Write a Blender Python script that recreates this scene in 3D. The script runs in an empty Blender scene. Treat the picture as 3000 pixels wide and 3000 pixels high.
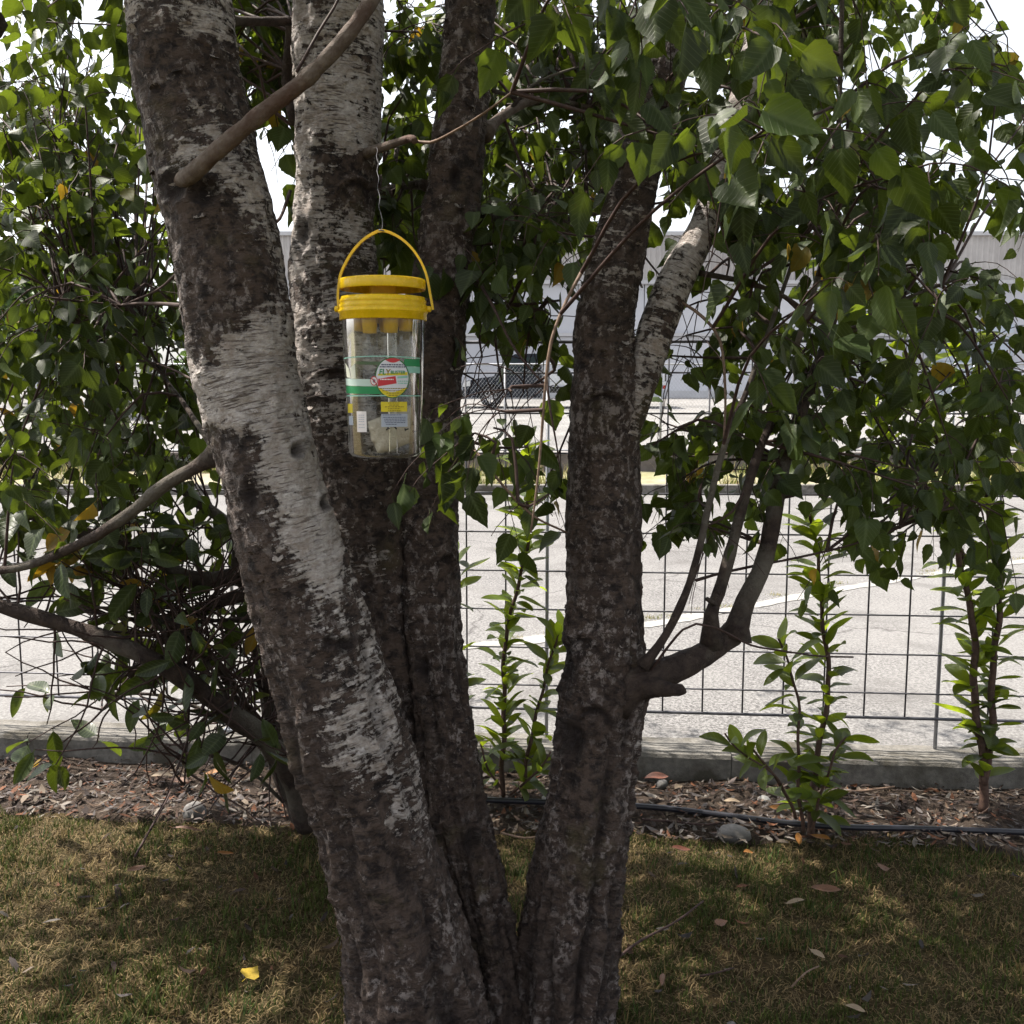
import bpy, math, random
import numpy as np
from mathutils import Vector, Matrix
random.seed(7); RS = np.random.RandomState(11)
S = bpy.context.scene
C = S.collection

# ------------------------------------------------------------------ camera, sky, sun, exposure
PITCH = math.radians(7.0); CAMH = 1.55; F = 2920.0
cam_d = bpy.data.cameras.new('camera'); cam = bpy.data.objects.new('camera', cam_d); C.objects.link(cam)
cam.location = (0, 0, CAMH); cam.rotation_euler = (math.radians(90) - PITCH, 0, 0)
cam_d.sensor_width = 36; cam_d.lens = 36*F/3000; cam_d.clip_start = .05; cam_d.clip_end = 3000
S.camera = cam
SUN = Vector((-.46, .20, .86)).normalized()
W = bpy.data.worlds.new('World'); S.world = W; W.use_nodes = True
wn = W.node_tree.nodes; wl = W.node_tree.links
sky = wn.new('ShaderNodeTexSky'); sky.sky_type = 'NISHITA'; sky.sun_disc = False
sky.sun_elevation = math.asin(SUN.z); sky.sun_rotation = math.atan2(SUN.x, SUN.y)
sky.dust_density = 3.0
wn['Background'].inputs['Strength'].default_value = .13
hs = wn.new('ShaderNodeHueSaturation'); hs.inputs['Saturation'].default_value = .28    # hazy summer sky
wl.new(sky.outputs[0], hs.inputs['Color']); wl.new(hs.outputs[0], wn['Background'].inputs['Color'])
sd = bpy.data.lights.new('sun', 'SUN'); sd.energy = 4.6; sd.angle = math.radians(.6); sd.color = (1, .93, .83)
so = bpy.data.objects.new('sun', sd); C.objects.link(so)
so.rotation_euler = (-SUN).to_track_quat('-Z', 'Y').to_euler(); so.location = (-6, 2, 9)
S.view_settings.view_transform = 'Standard'; S.view_settings.look = 'None'
S.view_settings.exposure = 1.36; S.view_settings.gamma = 1.0
S.cycles.max_bounces = 4; S.cycles.diffuse_bounces = 3; S.cycles.glossy_bounces = 2; S.cycles.transmission_bounces = 3; S.cycles.transparent_max_bounces = 12
S.cycles.adaptive_threshold = .02; S.cycles.caustics_reflective = False; S.cycles.caustics_refractive = False

# ------------------------------------------------------------------ helpers
cp, sp = math.cos(PITCH), math.sin(PITCH)
def P(px, py, y):
    """world point at distance y in front of the camera, along the sight line of photo pixel (px, py)"""
    x = (px-1500)/F; v = -(py-1500)/F
    d = Vector((x, cp + v*sp, -sp + v*cp))
    return Vector((0, 0, CAMH)) + d*(y/d.y)
def PZ(px, py, z):
    x = (px-1500)/F; v = -(py-1500)/F
    d = Vector((x, cp + v*sp, -sp + v*cp))
    return Vector((0, 0, CAMH)) + d*((z-CAMH)/d.z)
def mpp(p):
    return ((p.y)*cp - (p.z-CAMH)*sp)/F          # metres per photo pixel at point p
def proj(p):
    f = p[1]*cp - (p[2]-CAMH)*sp; u = p[1]*sp + (p[2]-CAMH)*cp
    return 1500+F*p[0]/max(f, 1e-3), 1500-F*u/max(f, 1e-3)

def perlin(p, seed=0):
    p = np.asarray(p, dtype=np.float64); i = np.floor(p).astype(np.int64); f = p-i
    u = f*f*f*(f*(f*6-15)+10)
    def h(ix, iy, iz):
        n = (ix*374761393 + iy*668265263 + iz*2147483647 + seed*144665) & 0xffffffff
        n = ((n ^ (n >> 13))*1274126177) & 0xffffffff
        n = n ^ (n >> 16)
        return n
    def g(dx, dy, dz):
        n = h(i[:, 0]+dx, i[:, 1]+dy, i[:, 2]+dz)
        a = (n & 1023)/1023.*2*np.pi; z = ((n >> 10) & 1023)/1023.*2-1; r = np.sqrt(np.maximum(0, 1-z*z))
        return r*np.cos(a)*(f[:, 0]-dx) + r*np.sin(a)*(f[:, 1]-dy) + z*(f[:, 2]-dz)
    def L(a, b, t): return a+(b-a)*t
    return L(L(L(g(0,0,0), g(1,0,0), u[:,0]), L(g(0,1,0), g(1,1,0), u[:,0]), u[:,1]),
             L(L(g(0,0,1), g(1,0,1), u[:,0]), L(g(0,1,1), g(1,1,1), u[:,0]), u[:,1]), u[:,2])
def fbm(p, o=4, seed=0):
    r = 0; a = 1.; q = np.array(p, dtype=np.float64)
    for k in range(o):
        r = r + a*perlin(q, seed+k*17); q = q*2.03; a *= .5
    return r

def np_mesh(name, V, Fc, smooth=True, attrs=None):
    """V (n,3); Fc (m,k) same-size faces"""
    V = np.asarray(V, np.float32); Fc = np.asarray(Fc, np.int32); m, k = Fc.shape
    me = bpy.data.meshes.new(name)
    me.vertices.add(len(V)); me.vertices.foreach_set('co', V.ravel())
    me.loops.add(m*k); me.loops.foreach_set('vertex_index', Fc.ravel())
    me.polygons.add(m); me.polygons.foreach_set('loop_start', np.arange(m, dtype=np.int32)*k)
    if smooth: me.polygons.foreach_set('use_smooth', np.ones(m, dtype=bool))
    for nm, (ty, data) in (attrs or {}).items():
        a = me.attributes.new(nm, ty, 'POINT')
        a.data.foreach_set({'FLOAT': 'value', 'FLOAT_VECTOR': 'vector', 'FLOAT_COLOR': 'color'}[ty], np.asarray(data, np.float32).ravel())
    me.update(calc_edges=True); me.validate()
    return me

class MB:
    def __init__(s): s.v = []; s.f = []
    def add(s, v, f):
        o = len(s.v); s.v += [tuple(q) for q in v]; s.f += [tuple(i+o for i in g) for g in f]; return s
    def box(s, c, d, M=None):
        c = Vector(c); h = Vector(d)/2
        vs = [Vector((x*h.x, y*h.y, z*h.z)) for x in (-1, 1) for y in (-1, 1) for z in (-1, 1)]
        if M is not None: vs = [M @ q for q in vs]
        return s.add([c+q for q in vs], [(0,1,3,2),(4,6,7,5),(0,4,5,1),(2,3,7,6),(0,2,6,4),(1,5,7,3)])
    def tube(s, pts, rad, n=8, cap=True):
        v, f = tube_geo(pts, rad, n, cap); return s.add(v, f)
    def lathe(s, prof, n=48, c=(0,0,0), close=False):
        c = Vector(c); v = []; f = []
        for r, z in prof:
            for k in range(n):
                a = 2*math.pi*k/n; v.append(c+Vector((r*math.cos(a), r*math.sin(a), z)))
        m = len(prof)
        for i in range(m if close else m-1):
            j = (i+1) % m
            for k in range(n):
                l = (k+1) % n; f.append((i*n+k, i*n+l, j*n+l, j*n+k))
        return s.add(v, f)
    def mesh(s, name, smooth=False):
        me = bpy.data.meshes.new(name); me.from_pydata(s.v, [], s.f)
        if smooth: me.polygons.foreach_set('use_smooth', [True]*len(me.polygons))
        me.update(); return me

def spline(pts, step=.05, mn=2):
    """Catmull-Rom resample of a list of tuples (any dimension)"""
    A = np.array([list(p) for p in pts], dtype=float)
    if len(A) == 2: 
        n = max(mn, int(np.linalg.norm((A[1]-A[0])[:3])/step)); t = np.linspace(0, 1, n+1)[:, None]
        return A[0]+(A[1]-A[0])*t
    A = np.vstack([2*A[0]-A[1], A, 2*A[-1]-A[-2]]); out = []
    for i in range(1, len(A)-2):
        n = max(mn, int(np.linalg.norm((A[i+1]-A[i])[:3])/step))
        for k in range(n):
            t = k/n
            out.append(.5*((2*A[i])+(-A[i-1]+A[i+1])*t+(2*A[i-1]-5*A[i]+4*A[i+1]-A[i+2])*t*t+(-A[i-1]+3*A[i]-3*A[i+1]+A[i+2])*t**3))
    out.append(A[-2]); return np.array(out)

def tube_geo(pts, rad, n=8, cap=True):
    pts = [Vector(p) for p in pts]; m = len(pts)
    if not hasattr(rad, '__len__'): rad = [rad]*m
    v = []; f = []; t0 = (pts[1]-pts[0]).normalized()
    nrm = t0.orthogonal().normalized()
    for i in range(m):
        t = (pts[min(i+1, m-1)]-pts[max(i-1, 0)]).normalized()
        nrm = (nrm-t*nrm.dot(t)); nrm = nrm.normalized() if nrm.length > 1e-6 else t.orthogonal().normalized()
        b = t.cross(nrm)
        for k in range(n):
            a = 2*math.pi*k/n; v.append(pts[i]+(nrm*math.cos(a)+b*math.sin(a))*rad[i])
    for i in range(m-1):
        for k in range(n):
            l = (k+1) % n; f.append((i*n+k, i*n+l, (i+1)*n+l, (i+1)*n+k))
    if cap:
        f.append(tuple(range(n-1, -1, -1))); f.append(tuple((m-1)*n+k for k in range(n)))
    return v, f

def obj(name, me, mat=None, parent=None):
    o = bpy.data.objects.new(name, me); C.objects.link(o)
    if mat is not None and me is not None and not me.materials: me.materials.append(mat)
    if parent is not None: o.parent = parent
    return o
def tag(o, label, cat, group=None):
    o['label'] = label; o['category'] = cat
    if group: o['group'] = group
    return o
def thing(name, label, cat, loc=(0,0,0), group=None):
    o = bpy.data.objects.new(name, None); C.objects.link(o); o.location = loc; o.empty_display_size = .1
    PAR[o.name] = Vector(loc); return tag(o, label, cat, group)
PAR = {}
def part(name, me, mat, t):
    """part built in world coordinates under an Empty placed at the thing's base"""
    o = obj(name, me, mat, t); o.matrix_parent_inverse = Matrix.Translation(-Vector(PAR.get(t.name, (0,0,0)))) if t.name in PAR else Matrix.Identity(4)
    return o
def kind(o, k): o['kind'] = k; return o

# ------------------------------------------------------------------ materials
def mat(name):
    m = bpy.data.materials.new(name); m.use_nodes = True; n = m.node_tree.nodes
    return m, n, m.node_tree.links, n['Principled BSDF']
def N(n, ty, **k):
    q = n.new('ShaderNode'+ty)
    for a, b in k.items():
        if a.startswith('i_'): q.inputs[int(a[2:]) if a[2:].isdigit() else a[2:]].default_value = b
        else: setattr(q, a, b)
    return q
def ramp(n, l, src, stops):
    r = n.new('ShaderNodeValToRGB'); e = r.color_ramp.elements
    while len(e) < len(stops): e.new(.5)
    for k, (p, c) in enumerate(stops):
        e[k].position = p; e[k].color = (c, c, c, 1) if not hasattr(c, '__len__') else (*c, 1)
    l.new(src, r.inputs[0]); return r.outputs[0]
def noise(n, l, vec, scale, detail=4, rough=.55, dist=0):
    q = n.new('ShaderNodeTexNoise'); q.inputs['Detail'].default_value = detail; q.inputs['Roughness'].default_value = rough; q.inputs['Distortion'].default_value = dist
    if hasattr(scale, '__len__'):
        mp = n.new('ShaderNodeMapping'); mp.inputs['Scale'].default_value = scale; l.new(vec, mp.inputs[0]); l.new(mp.outputs[0], q.inputs['Vector']); q.inputs['Scale'].default_value = 1
    else:
        l.new(vec, q.inputs['Vector']); q.inputs['Scale'].default_value = scale
    return q.outputs['Fac']
def mixc(n, l, f, a, b, mode='MIX'):
    q = n.new('ShaderNodeMix'); q.data_type = 'RGBA'; q.blend_type = mode
    for s, i in ((f, 0), (a, 6), (b, 7)):
        if isinstance(s, (int, float)): q.inputs[i].default_value = s
        elif hasattr(s, '__len__'): q.inputs[i].default_value = (*s, 1)
        else: l.new(s, q.inputs[i])
    return q.outputs[2]
def mth(n, l, op, a, b=0., c=0.):
    q = n.new('ShaderNodeMath'); q.operation = op
    for k, s in enumerate((a, b, c)):
        if isinstance(s, (int, float)): q.inputs[k].default_value = s
        else: l.new(s, q.inputs[k])
    return q.outputs[0]
def bump(n, l, h, b, strength=.5, dist=.01):
    q = n.new('ShaderNodeBump'); q.inputs['Strength'].default_value = strength; q.inputs['Distance'].default_value = dist
    l.new(h, q.inputs['Height']); l.new(q.outputs[0], b.inputs['Normal'])
def rough_mat(name, c1, c2, scale=20, rough=.85, bs=.4, bd=.004, spec=.25, c3=None, metal=0):
    """mottled matte surface"""
    m, n, l, b = mat(name); co = n.new('ShaderNodeTexCoord').outputs['Object']
    a = noise(n, l, co, scale, 6, .65); c = mixc(n, l, ramp(n, l, a, [(.32, 0), (.68, 1)]), c1, c2)
    if c3: c = mixc(n, l, ramp(n, l, noise(n, l, co, scale*.13, 5, .6), [(.48, 0), (.62, 1)]), c, c3)
    l.new(c, b.inputs['Base Color']); b.inputs['Roughness'].default_value = rough; b.inputs['Specular IOR Level'].default_value = spec; b.inputs['Metallic'].default_value = metal
    if bs: bump(n, l, noise(n, l, co, scale*3, 5, .7), b, bs, bd)
    return m

def bark_material():
    m, n, l, b = mat('birch_bark')
    A = N(n, 'Attribute', attribute_name='bark').outputs['Vector']
    D = N(n, 'Attribute', attribute_name='dark').outputs['Fac']
    SC = N(n, 'Attribute', attribute_name='scar_shade').outputs['Fac']
    n1 = noise(n, l, A, (8, 8, 5.5), 7, .62, .4)
    n2 = noise(n, l, A, (14, 14, 95), 5, .6, .5)
    n3 = noise(n, l, A, (70, 70, 120), 6, .7)
    n4 = noise(n, l, A, (24, 24, 34), 6, .68, .3)
    le = noise(n, l, A, (26, 26, 260), 3, .5)
    s = mth(n, l, 'ADD', mth(n, l, 'MULTIPLY', n1, .58), mth(n, l, 'MULTIPLY', n2, .56))
    s = mth(n, l, 'ADD', s, mth(n, l, 'MULTIPLY', n4, .58))
    s = mth(n, l, 'ADD', s, mth(n, l, 'MULTIPLY', mth(n, l, 'SUBTRACT', .5, D), .50))
    n5 = noise(n, l, A, (34, 34, 44), 5, .72, .3)
    n6 = noise(n, l, A, (58, 58, 46), 6, .74, .25)
    s = mth(n, l, 'ADD', s, mth(n, l, 'MULTIPLY', mth(n, l, 'SUBTRACT', n6, .5), .45))
    s = mth(n, l, 'ADD', s, mth(n, l, 'MULTIPLY', mth(n, l, 'SUBTRACT', n3, .5), .30))
    wht = ramp(n, l, s, [(.868, 0), (.880, .7), (.925, 1)])
    wc = mixc(n, l, ramp(n, l, n3, [(.3, 0), (.7, 1)]), (.32, .28, .26), (.66, .61, .58))
    wc = mixc(n, l, ramp(n, l, n4, [(.45, 0), (.72, .75)]), wc, (.26, .195, .15))
    dash = mth(n, l, 'MULTIPLY', ramp(n, l, le, [(.56, 0), (.63, 1)]), ramp(n, l, noise(n, l, A, (11, 11, 13), 4, .6), [(.40, .1), (.60, 1.)]))
    wc = mixc(n, l, mth(n, l, 'MULTIPLY', dash, .85), wc, (.070, .046, .038))
    dc = mixc(n, l, ramp(n, l, n5, [(.40, 0), (.56, 1)]), (.013, .0085, .0085), (.092, .064, .051))
    dc = mixc(n, l, ramp(n, l, n1, [(.40, 0), (.62, .6)]), dc, (.040, .025, .020))
    fl = ramp(n, l, mth(n, l, 'ADD', mth(n, l, 'MULTIPLY', n6, .72), mth(n, l, 'MULTIPLY', n1, .28)), [(.515, 0), (.575, 1)])
    fl = mth(n, l, 'MULTIPLY', fl, ramp(n, l, noise(n, l, A, (9, 9, 6), 4, .6), [(.40, .12), (.58, 1.)]))
    dc = mixc(n, l, mth(n, l, 'MULTIPLY', fl, .85), dc, (.29, .25, .235))
    mo = ramp(n, l, noise(n, l, A, (5, 5, 4), 6, .7), [(.58, 0), (.70, .55)])
    dc = mixc(n, l, mo, dc, (.085, .070, .026))
    c = mixc(n, l, wht, dc, wc)
    c = mixc(n, l, SC, c, (.014, .009, .009))
    l.new(c, b.inputs['Base Color'])
    b.inputs['Roughness'].default_value = .72; b.inputs['Specular IOR Level'].default_value = .35
    h = mth(n, l, 'ADD', mth(n, l, 'MULTIPLY', wht, .5), mth(n, l, 'MULTIPLY', n3, .4))
    h = mth(n, l, 'ADD', h, mth(n, l, 'MULTIPLY', n6, .7))
    h = mth(n, l, 'ADD', h, mth(n, l, 'MULTIPLY', n5, 1.1))
    h = mth(n, l, 'SUBTRACT', h, mth(n, l, 'MULTIPLY', dash, .25))
    bump(n, l, h, b, 1., .014)
    return m

def leaf_material(name, top, trans, attr=None, rough=.42, warm=None, tr=.42):
    """attr: read the leaf's tint from a mesh attribute, else from Object Info"""
    m, n, l, b = mat(name)
    t = N(n, 'Attribute', attribute_name='tint').outputs['Fac'] if attr else N(n, 'ObjectInfo').outputs['Random']
    rib = N(n, 'Attribute', attribute_name='rib').outputs['Fac']
    v = ramp(n, l, t, [(0, .5), (.6, .95), (.85, 1.2), (1, 1.6)])
    c = mixc(n, l, 1., top, v, 'MULTIPLY'); c2 = mixc(n, l, 1., trans, v, 'MULTIPLY')
    if warm:
        w = ramp(n, l, t, [(warm[0]-.01, 0), (warm[0], 1)]); c = mixc(n, l, w, c, warm[1]); c2 = mixc(n, l, w, c2, warm[2])
    co = n.new('ShaderNodeTexCoord').outputs['Object']
    mo = ramp(n, l, noise(n, l, co, 60, 4, .6), [(.3, .78), (.7, 1.15)])
    c = mixc(n, l, 1., c, mo, 'MULTIPLY')
    lu = N(n, 'Attribute', attribute_name='luv').outputs['Vector']; sx = n.new('ShaderNodeSeparateXYZ'); l.new(lu, sx.inputs[0])
    ph = mth(n, l, 'SUBTRACT', sx.outputs[1], mth(n, l, 'MULTIPLY', mth(n, l, 'ABSOLUTE', sx.outputs[0]), .9))
    vn = ramp(n, l, mth(n, l, 'SINE', mth(n, l, 'MULTIPLY', ph, 52.)), [(.72, 0), (.98, 1)])
    c = mixc(n, l, mth(n, l, 'MULTIPLY', vn, .30), c, (.16, .20, .08))
    c2 = mixc(n, l, mth(n, l, 'MULTIPLY', vn, .35), c2, mixc(n, l, .55, c2, (.02, .03, .0)))
    va = n.new('ShaderNodeVectorMath'); va.operation = 'ADD'; l.new(lu, va.inputs[0]); cx = n.new('ShaderNodeCombineXYZ')
    for q_ in range(3): l.new(mth(n, l, 'MULTIPLY', t, 37.+11*q_), cx.inputs[q_])
    l.new(cx.outputs[0], va.inputs[1])
    spt = ramp(n, l, noise(n, l, va.outputs[0], 7, 3, .6), [(.70, 0), (.74, .85)])
    c = mixc(n, l, spt, c, (.075, .040, .014)); c2 = mixc(n, l, spt, c2, (.05, .02, .004))
    bump(n, l, vn, b, .25, .01)
    rb = ramp(n, l, rib, [(.80, 0), (.97, .5)])
    c = mixc(n, l, rb, c, mixc(n, l, .5, c, (.22, .28, .12)))
    l.new(c, b.inputs['Base Color']); b.inputs['Roughness'].default_value = rough; b.inputs['Specular IOR Level'].default_value = .32
    tl = n.new('ShaderNodeBsdfTranslucent'); l.new(c2, tl.inputs['Color'])
    mx = n.new('ShaderNodeMixShader'); mx.inputs[0].default_value = tr
    l.new(b.outputs[0], mx.inputs[1]); l.new(tl.outputs[0], mx.inputs[2]); l.new(mx.outputs[0], n['Material Output'].inputs['Surface'])
    return m
def attr_mat(name, rough=.8, tr=.25, spec=.2):
    """colour straight from the mesh attribute 'col' (one colour per blade or flake)"""
    m, n, l, b = mat(name); c = N(n, 'Attribute', attribute_name='col').outputs['Color']
    l.new(c, b.inputs['Base Color']); b.inputs['Roughness'].default_value = rough; b.inputs['Specular IOR Level'].default_value = spec
    if tr:
        tl = n.new('ShaderNodeBsdfTranslucent'); l.new(c, tl.inputs['Color']); mx = n.new('ShaderNodeMixShader'); mx.inputs[0].default_value = tr
        l.new(b.outputs[0], mx.inputs[1]); l.new(tl.outputs[0], mx.inputs[2]); l.new(mx.outputs[0], n['Material Output'].inputs['Surface'])
    return m
def plain(name, c, rough=.5, spec=.4, metal=0, sss=0):
    m, n, l, b = mat(name); b.inputs['Base Color'].default_value = (*c, 1); b.inputs['Roughness'].default_value = rough
    b.inputs['Specular IOR Level'].default_value = spec; b.inputs['Metallic'].default_value = metal
    return m
def plastic(name, c, rough=.3):
    m, n, l, b = mat(name); co = n.new('ShaderNodeTexCoord').outputs['Object']
    f = ramp(n, l, noise(n, l, co, 45, 5, .65), [(.35, .86), (.65, 1.05)])
    l.new(mixc(n, l, 1., c, f, 'MULTIPLY'), b.inputs['Base Color'])
    l.new(ramp(n, l, noise(n, l, co, 90, 4, .6), [(.3, rough*.8), (.7, rough*1.5)]), b.inputs['Roughness'])
    tl = n.new('ShaderNodeBsdfTranslucent'); tl.inputs['Color'].default_value = (*c, 1); mx = n.new('ShaderNodeMixShader'); mx.inputs[0].default_value = .22
    l.new(b.outputs[0], mx.inputs[1]); l.new(tl.outputs[0], mx.inputs[2]); l.new(mx.outputs[0], n['Material Output'].inputs['Surface'])
    return m
def clear_plastic(name, tint=(.955, .965, .96), base=.04, haze=.014):
    m, n, l, b = mat(name); n.remove(b)
    t = n.new('ShaderNodeBsdfTransparent'); t.inputs[0].default_value = (*tint, 1)
    g = n.new('ShaderNodeBsdfGlossy'); g.inputs['Roughness'].default_value = .08
    df = n.new('ShaderNodeBsdfDiffuse'); df.inputs[0].default_value = (.7, .72, .72, 1)
    lw = n.new('ShaderNodeLayerWeight'); lw.inputs[0].default_value = .28
    fr = mth(n, l, 'ADD', mth(n, l, 'MULTIPLY', lw.outputs['Fresnel'], .75), base)
    m1 = n.new('ShaderNodeMixShader'); l.new(fr, m1.inputs[0]); l.new(t.outputs[0], m1.inputs[1]); l.new(g.outputs[0], m1.inputs[2])
    co = n.new('ShaderNodeTexCoord').outputs['Object']
    dirt = mth(n, l, 'MULTIPLY', ramp(n, l, noise(n, l, co, 38, 6, .7), [(.4, .3), (.75, 2.2)]), haze)
    m2 = n.new('ShaderNodeMixShader'); l.new(dirt, m2.inputs[0]); l.new(m1.outputs[0], m2.inputs[1]); l.new(df.outputs[0], m2.inputs[2])
    l.new(m2.outputs[0], n['Material Output'].inputs['Surface']); return m

M = {}
M['bark'] = bark_material()
M['branch'] = rough_mat('branch_bark', (.026, .018, .017), (.080, .058, .047), 34, .85, 1., .012, .25, (.13, .115, .095))
M['pale_branch'] = rough_mat('pale_branch_bark', (.09, .064, .05), (.20, .165, .14), 40, .8, .9, .006, .25, (.085, .048, .036))
M['twig'] = rough_mat('twig_bark', (.030, .018, .018), (.07, .042, .034), 90, .7, 0)
M['tan_twig'] = rough_mat('tan_twig_bark', (.10, .065, .045), (.22, .15, .11), 90, .7, 0)
WARM = (.993, (.20, .13, .02), (.42, .26, .02))
M['birch_leaf'] = leaf_material('birch_leaf', (.027, .046, .012), (.125, .172, .012), None, .5, WARM, .35)
M['birch_leaf_mass'] = leaf_material('birch_leaf_mass', (.027, .046, .012), (.125, .172, .012), True, .5, WARM, .35)
WARM2 = (.955, (.20, .12, .015), (.42, .24, .012))
M['laurel'] = leaf_material('laurel_leaf', (.060, .090, .016), (.33, .42, .018), None, .38, None, .48)
M['shrub_leaf'] = leaf_material('shrub_leaf', (.026, .042, .012), (.10, .135, .010), None, .38, WARM2, .32)
M['shrub_leaf_mass'] = leaf_material('shrub_leaf_mass', (.026, .042, .012), (.10, .135, .010), True, .38, WARM2, .32)
M['col'] = attr_mat('grass_blades', .75, .3)
M['litter'] = attr_mat('dry_litter', .8, .08)
M['kerb'] = rough_mat('kerb_concrete', (.11, .104, .096), (.20, .188, .17), 35, .9, .8, .006, .2, (.075, .068, .055))
M['wallc'] = rough_mat('old_wall_concrete', (.10, .085, .082), (.17, .15, .145), 6, .9, .4, .01, .2)
M['paint'] = rough_mat('worn_white_paint', (.20, .195, .185), (.31, .30, .29), 9, .8, .2, .002)
M['galv'] = rough_mat('galvanised_steel', (.30, .31, .34), (.42, .43, .46), 40, .5, 0, 0, .5, None, .6)
M['wire'] = rough_mat('fence_wire_steel', (.06, .06, .07), (.11, .11, .125), 30, .55, 0, 0, .5, None, .5)
M['yellow'] = plastic('yellow_plastic', (.92, .62, .010), .22)
M['orange'] = plastic('amber_plastic', (.80, .50, .012), .35)
M['clear'] = clear_plastic('clear_plastic')
M['stone'] = rough_mat('field_stone', (.11, .105, .105), (.22, .21, .20), 30, .9, .5, .004, .2, (.08, .075, .07))
M['pipe'] = plain('black_pipe', (.012, .012, .018), .38, .5)

# ------------------------------------------------------------------ ground, lawn, bed, kerb, road
YAW = math.radians(-4.6)
KU = Vector((math.cos(YAW), math.sin(YAW), 0)); KV = Vector((-math.sin(YAW), math.cos(YAW), 0))
def K(u, v, z): return Vector((0, 0, z)) + KU*u + KV*v     # along / across the kerb line
def grid(x0, x1, y0, y1, nx, ny, zf=None):
    X, Y = np.meshgrid(np.linspace(x0, x1, nx+1), np.linspace(y0, y1, ny+1))
    X = X.ravel(); Y = Y.ravel(); Z = zf(X, Y) if zf else np.zeros_like(X)
    i = np.arange(nx*ny); a = i//nx*(nx+1)+i % nx
    return np.stack([X, Y, Z], 1), np.stack([a, a+1, a+nx+2, a+nx+1], 1)
def lawn_z(x, y):
    q = np.stack([np.asarray(x)*1.6, np.asarray(y)*1.6, 0*np.asarray(x)], 1); q2 = q*5
    return .035*perlin(q, 3) + .012*perlin(q2, 5)
def soil_mat(name, a, b, c, sc):
    m, n, l, bs = mat(name); co = n.new('ShaderNodeTexCoord').outputs['Object']
    f = noise(n, l, co, sc, 8, .7); q = mixc(n, l, ramp(n, l, f, [(.35, 0), (.65, 1)]), a, b)
    q = mixc(n, l, ramp(n, l, noise(n, l, co, sc*.08, 5, .6), [(.42, 0), (.62, 1)]), q, c)
    l.new(q, bs.inputs['Base Color']); bs.inputs['Roughness'].default_value = .95; bs.inputs['Specular IOR Level'].default_value = .1
    bump(n, l, noise(n, l, co, sc*1.6, 7, .75), bs, .9, .02); return m
M['thatch'] = soil_mat('lawn_thatch', (.040, .028, .015), (.105, .075, .034), (.050, .046, .018), 70)
M['soil'] = soil_mat('bed_soil', (.035, .026, .021), (.10, .075, .058), (.055, .042, .034), 60)
M['dirt'] = soil_mat('dry_ground', (.14, .125, .095), (.24, .21, .16), (.10, .11, .045), 3)
v, f = grid(-400, 400, -60, 900, 8, 8, lambda x, y: 0*x-.06)
kind(obj('ground', np_mesh('ground', v, f, False), M['dirt']), 'structure')
v, f = grid(-7, 7, -4, 3.5, 140, 75, lambda x, y: lawn_z(x, y))
kind(obj('lawn', np_mesh('lawn', v, f), M['thatch']), 'structure')
def bed_z(x, y):
    q = np.stack([x*4, y*4, 0*x], 1); return .012+.035*perlin(q, 8)+.012*perlin(q*4, 9)
v, f = grid(-7, 7, 3.28, 3.92, 200, 30, None)
v[:, 2] = bed_z(v[:, 0], v[:, 1])+.004
edge = 3.30+.06*np.sin(v[:, 0]*2.1)+.05*np.sin(v[:, 0]*5.3+1)
v[:, 2] -= np.clip((edge+.08-v[:, 1])/.12, 0, 1)*.06
v[:, 1] += -np.tan(-YAW)*v[:, 0]
kind(obj('planting_bed', np_mesh('planting_bed', v, f), M['soil']), 'structure')

KF, KB, KT = 3.83, 4.02, .125                                  # kerb front, back, top
def kerb_obj():
    # kerb stones, each about 1 m with a narrow joint, edges worn
    root = kind(obj('kerb', MB().box((0,0,-.03), (14.6, .15, .12), Matrix.Rotation(YAW, 3, 'Z')).mesh('kerb_footing'), M['kerb']), 'structure')
    root.location = K(0, (KF+KB)/2, 0)
    rnd = random.Random(3); u = -7.2; k = 0
    while u < 7:
        w = .98+rnd.uniform(-.03, .03); nx, ny, nz = 26, 6, 4
        # rounded bar cross-section swept along u
        prof = [(KF, -.05), (KF, KT-.022), (KF+.006, KT-.008), (KF+.022, KT), (KB-.02, KT), (KB-.005, KT-.008), (KB, KT-.022), (KB, -.05)]
        V = []; Fc = []; dz = rnd.uniform(-.004, .004); dv = rnd.uniform(-.004, .004)
        for i in range(nx+1):
            uu = u+(w-.003)*i/nx
            for (pv, pz) in prof: V.append(K(uu, pv+dv, pz+dz))
        V = np.array([list(q) for q in V]); nn = fbm(V*9, 3, 4); V[:, 2] += np.where(V[:, 2] > 0, nn*.006, 0); V[:, 1] += nn*.005
        m = len(prof)
        for i in range(nx):
            for j in range(m-1): Fc.append((i*m+j, (i+1)*m+j, (i+1)*m+j+1, i*m+j+1))
        b = MB(); b.add(V, Fc); b.f += [tuple(range(m)), tuple(nx*m+j for j in range(m-1, -1, -1))]
        o = obj('kerb_stone', b.mesh('kerb_stone'), M['kerb'], root); o.matrix_parent_inverse = Matrix.Translation(-root.location)
        u += w
kerb_obj()

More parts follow.
